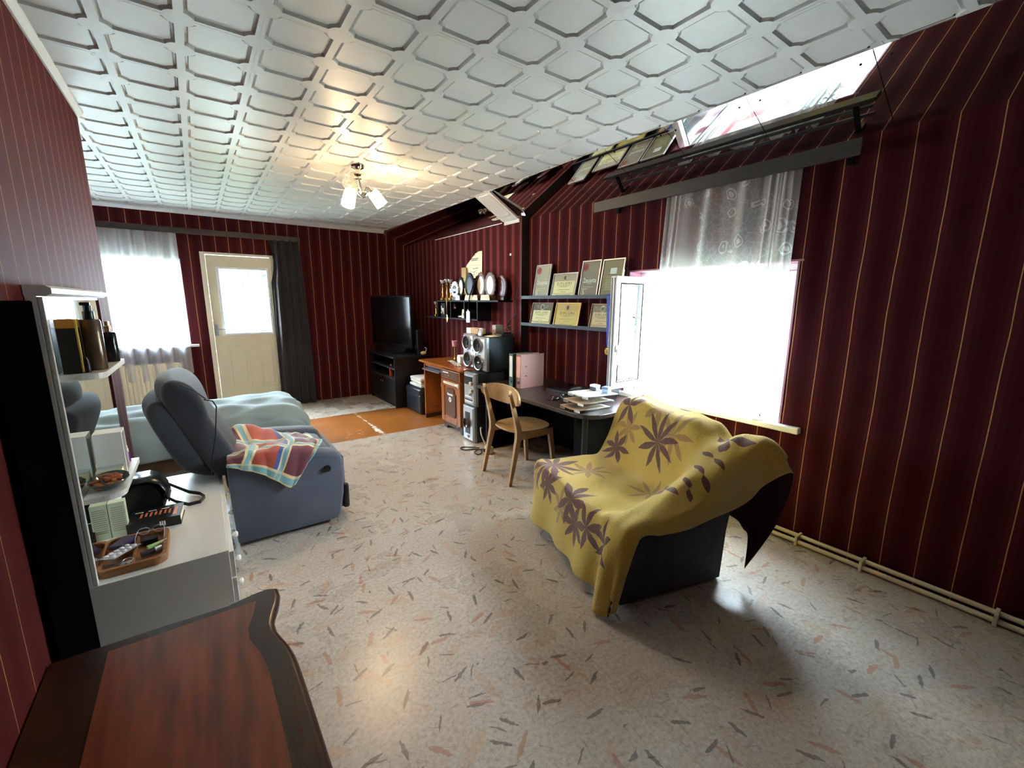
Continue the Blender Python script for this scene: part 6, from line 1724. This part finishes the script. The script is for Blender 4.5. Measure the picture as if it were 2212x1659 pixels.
rear_h = [(.745, -.075, .10), (.80, -.03, .24), (.82, .03, .28), (.82, .11, .30), (.82, .22, .30), (.82, .36, .30), (.82, .54, .30), (.82, .77, .30), (.82, .92, .30), (.82, .98, .28)]
net = [front_hem, front_mid, front_top, seat_a, seat_b, crease, back_a, back_b, back_t, rear_a, rear_b, rear_h]
NR, NC = len(net), len(net[0])
def cr(p0, p1, p2, p3, t_):
    return .5*((2*p1)+(p2-p0)*t_+(2*p0-5*p1+4*p2-p3)*t_*t_+(3*p1-p0-3*p2+p3)*t_**3)
def netpt(u, v):
    # v along rows, u along columns
    fr = v*(NR-1); i = min(int(fr), NR-2); tr_ = fr-i
    fc = u*(NC-1); j = min(int(fc), NC-2); tc_ = fc-j
    def rowpt(r):
        r = max(0, min(NR-1, r)); P_ = [Vector(net[r][max(0, min(NC-1, j+k))]) for k in (-1, 0, 1, 2)]
        return cr(*P_, tc_)
    q = cr(rowpt(i-1), rowpt(i), rowpt(i+1), rowpt(i+2), tr_)
    n_ = .006*math.sin(u*31+v*17)+.005*math.sin(u*47-v*23)
    if v < .2:
        k = (1-v/.2)
        q.x -= k*(.022*math.sin(u*24+1.0)+.012*math.sin(u*41))
    q.z += n_*.8
    return q
NUu, NVv = 90, 110
pts = [[netpt(i/NUu, j/NVv) for j in range(NVv+1)] for i in range(NUu+1)]
# metric uv: distance along each direction measured on mid lines
cu_ = [0.0]; jm = int(NVv*.30)
for i in range(NUu): cu_.append(cu_[-1]+(pts[i+1][jm]-pts[i][jm]).length)
cv_ = [0.0]; im = int(NUu*.62)
for j in range(NVv): cv_.append(cv_[-1]+(pts[im][j+1]-pts[im][j]).length)
bm = B(); lay = bm.loops.layers.uv.verify()
gv = [[bm.verts.new(p) for p in r] for r in pts]
for i in range(NUu):
    for j in range(NVv):
        f = bm.faces.new((gv[i][j], gv[i+1][j], gv[i+1][j+1], gv[i][j+1]))
        for l, (a, b) in zip(f.loops, ((i, j), (i+1, j), (i+1, j+1), (i, j+1))): l[lay].uv = (cu_[a], cv_[b])
print('THROW uv extents', cu_[-1], cv_[-1], 'cols', [round(cu_[int(k*NUu/(NC-1))], 3) for k in range(NC)], 'rows', [round(cv_[int(k*NVv/(NR-1))], 3) for k in range(NR)])
UC = [cu_[min(NUu, int(round(k*NUu/(NC-1))))] for k in range(NC)]; VR = [cv_[min(NVv, int(round(k*NVv/(NR-1))))] for k in range(NR)]
def lerp_at(arr, f):
    i = max(0, min(len(arr)-2, int(f))); return arr[i]+(arr[i+1]-arr[i])*(f-i)
def throwmat():
    m, nt, p = newmat('yellow_leaf_fleece')
    uv = N(nt, 'UVMap')
    nz = N(nt, 'TexNoise', i_Scale=220.0, i_Detail=3.0); nt.links.new(uv.outputs[0], nz.inputs['Vector'])
    wob = N(nt, 'TexNoise', i_Scale=30.0, i_Detail=2.0); nt.links.new(uv.outputs[0], wob.inputs['Vector'])
    vm = N(nt, 'VectorMath', operation='MULTIPLY_ADD'); vm.inputs[1].default_value = (.012, .012, 0)
    nt.links.new(wob.outputs['Color'], vm.inputs[0]); nt.links.new(uv.outputs[0], vm.inputs[2])
    sep = N(nt, 'SeparateXYZ'); nt.links.new(vm.outputs[0], sep.inputs[0])
    base = ramp(nt, nz.outputs['Fac'], [(.3, hexc(200, 160, 44)), (.7, hexc(234, 202, 88))])
    def flower(cx, cy, rr, n, rot, wid, arc=1.0):
        dx = math_n(nt, 'SUBTRACT', sep.outputs[0], cx); dy = math_n(nt, 'SUBTRACT', sep.outputs[1], cy)
        ang = math_n(nt, 'ADD', math_n(nt, 'ARCTAN2', dy, dx), rot+20*PI)
        rd = math_n(nt, 'SQRT', math_n(nt, 'ADD', math_n(nt, 'MULTIPLY', dx, dx), math_n(nt, 'MULTIPLY', dy, dy)))
        st = 2*PI/n
        loc = math_n(nt, 'SUBTRACT', math_n(nt, 'MODULO', ang, st), st/2)
        along = math_n(nt, 'MULTIPLY', rd, math_n(nt, 'COSINE', loc)); across = math_n(nt, 'ABSOLUTE', math_n(nt, 'MULTIPLY', rd, math_n(nt, 'SINE', loc)))
        prof_ = math_n(nt, 'MULTIPLY', math_n(nt, 'SINE', math_n(nt, 'MULTIPLY', math_n(nt, 'MINIMUM', math_n(nt, 'DIVIDE', along, rr), 1.0), PI)), wid)
        leaf = math_n(nt, 'LESS_THAN', across, prof_)
        return math_n(nt, 'MULTIPLY', leaf, math_n(nt, 'LESS_THAN', along, rr))
    U = lambda f: lerp_at(UC, f)
    Vv = lambda f: lerp_at(VR, f)
    dark = [(U(7.5), Vv(2.5), .20, 9, .3, .022), (U(6.9), Vv(1.75), .11, 7, .8, .018), (U(5.6), Vv(1.9), .15, 7, .1, .022), (U(5.2), Vv(1.2), .12, 7, .5, .02), (U(7.4), Vv(7.0), .15, 5, .35, .026),
            (U(7.5), Vv(5.4), .14, 7, .9, .022), (U(5.7), Vv(6.25), .20, 9, .2, .021), (U(2.9), Vv(1.4), .11, 6, .1, .02), (U(2.3), Vv(7.4), .11, 3, .6, .026), (U(2.2), Vv(6.2), .08, 2, 1.2, .026), (U(1.9), Vv(5.2), .075, 2, 1.0, .024), (U(1.8), Vv(4.5), .06, 2, .8, .022), (U(2.6), Vv(4.0), .07, 3, .2, .02), (U(4.4), Vv(1.55), .12, 6, .9, .02)]
    soft = [(U(6.9), Vv(3.6), .15, 8, .6, .018), (U(5.1), Vv(6.6), .19, 8, .55, .020), (U(5.0), Vv(4.5), .15, 7, .1, .016), (U(7.1), Vv(6.2), .13, 7, .2, .018), (U(7.9), Vv(1.7), .12, 7, .4, .016), (U(6.2), Vv(7.7), .13, 6, .5, .024), (U(6.0), Vv(1.5), .12, 7, 1.0, .016)]
    c = base
    ms = None
    for f in soft:
        k = flower(*f); ms = k if ms is None else math_n(nt, 'MAXIMUM', ms, k)
    c = mix_n(nt, math_n(nt, 'MULTIPLY', ms, .62), c, hexc(142, 88, 66))
    md_ = None
    for f in dark:
        k = flower(*f); md_ = k if md_ is None else math_n(nt, 'MAXIMUM', md_, k)
    c = mix_n(nt, math_n(nt, 'MULTIPLY', md_, .95), c, hexc(92, 32, 44))
    gm = N(nt, 'NewGeometry')
    c = mix_n(nt, math_n(nt, 'MULTIPLY', math_n(nt, 'MULTIPLY', nz.outputs['Fac'], nz.outputs['Fac']), .25), c, tuple(x*.55 for x in hexc(180, 140, 50)))
    nt.links.new(c, p.inputs['Base Color']); p.inputs['Roughness'].default_value = .95; p.inputs['Sheen Weight'].default_value = .5; p.inputs['Specular IOR Level'].default_value = .15
    bump(nt, p, nz.outputs['Fac'], .8, .012)
    return m
o = finish('yellow_throw', bm, [throwmat(), fabric('maroon_fleece_reverse', hexc(38, 12, 16), hexc(54, 20, 24), 200, .95, .2)], None, True, angle=180)
o.location = tuple(O_); o.rotation_euler = (0, 0, ANG)
solid(o, .012, 1).modifiers['thickness'].material_offset = 1
tag(o, 'yellow fleece throw with maroon leaf print draped over the loveseat', 'blanket')

# ================================================================== garden beyond the windows
leaf_a = plain('garden_leaf', hexc(120, 138, 112), .6, var=.35, scale=3)
leaf_b = plain('garden_leaf_pale', hexc(146, 160, 134), .6, var=.35, scale=3)
bark = plain('tree_bark', hexc(84, 70, 58), .8)
def tree(label, x, y, h, r, n, m, zb=-3.0):
    t = thing('garden_tree', label, 'tree', (x, y, zb), 'garden trees')
    rnd = random.Random(int(x*7+y*13))
    bm = B(); tube(bm, [(x, y, zb), (x+.1, y, zb+h*.4), (x-.05, y+.1, zb+h*.7)], [.14, .10, .04], 8)
    for k in range(6):
        a = rnd.random()*6.28; z0 = zb+h*(.3+.3*rnd.random()); tube(bm, [(x, y, z0), (x+r*.4*math.cos(a), y+r*.4*math.sin(a), z0+.5), (x+r*.8*math.cos(a), y+r*.8*math.sin(a), z0+.8)], [.05, .03, .01], 6)
    finish('trunk', bm, bark, t, True)
    vs, fs = [], []
    blobs = [(Vector((rnd.gauss(0, .45)*r, rnd.gauss(0, .45)*r, h*(.22+.75*rnd.random()))), r*(.28+.25*rnd.random())) for _ in range(16)]
    for k in range(n):
        c, br = blobs[rnd.randrange(len(blobs))]
        d_ = Vector((rnd.gauss(0, 1), rnd.gauss(0, 1), rnd.gauss(0, .8))).normalized()*br*(rnd.random()**.4)
        p_ = c+d_; s = .05+.05*rnd.random()
        a_ = Vector((rnd.gauss(0, 1), rnd.gauss(0, 1), rnd.gauss(0, .6))).normalized()
        b_ = a_.cross(Vector((rnd.random()-.5, rnd.random()-.5, rnd.random()))).normalized()
        i0 = len(vs); vs += [p_-a_*s, p_+b_*s*.5, p_+a_*s, p_-b_*s*.5]; fs.append((i0, i0+1, i0+2, i0+3))
    me = bpy.data.meshes.new('foliage'); me.from_pydata(vs, [], fs); me.materials.append(m)
    f_ = bpy.data.objects.new('foliage', me); COL.objects.link(f_); f_.parent = t; f_['kind'] = 'stuff'
    return t
tree('leafy tree outside the door glass, nearest the house', 1.1, 11.0, 6.2, 1.7, 15000, leaf_a)
tree('leafy tree outside the far window beside the door tree', -1.6, 12.5, 6.0, 1.8, 13000, leaf_b)
tree('leafy tree outside the right window, seen through the middle pane', 7.6, 3.6, 6.0, 1.9, 15000, leaf_b)
tree('leafy tree outside the right window, seen behind the open sash', 7.0, 6.4, 6.2, 1.9, 13000, leaf_a)
tree('leafy tree outside the right window, nearest its right jamb', 8.4, 1.0, 5.6, 1.9, 12000, leaf_a)
bm = B(); sheet(bm, lambda u, v: (-14+34*u, -10+36*v, -3.02+.08*math.sin(u*30)*math.sin(v*27)), 40, 40)
g_ = finish('ground', bm, plain('garden_grass', hexc(110, 116, 100), .9, var=.3, scale=2), None, True); g_['kind'] = 'structure'
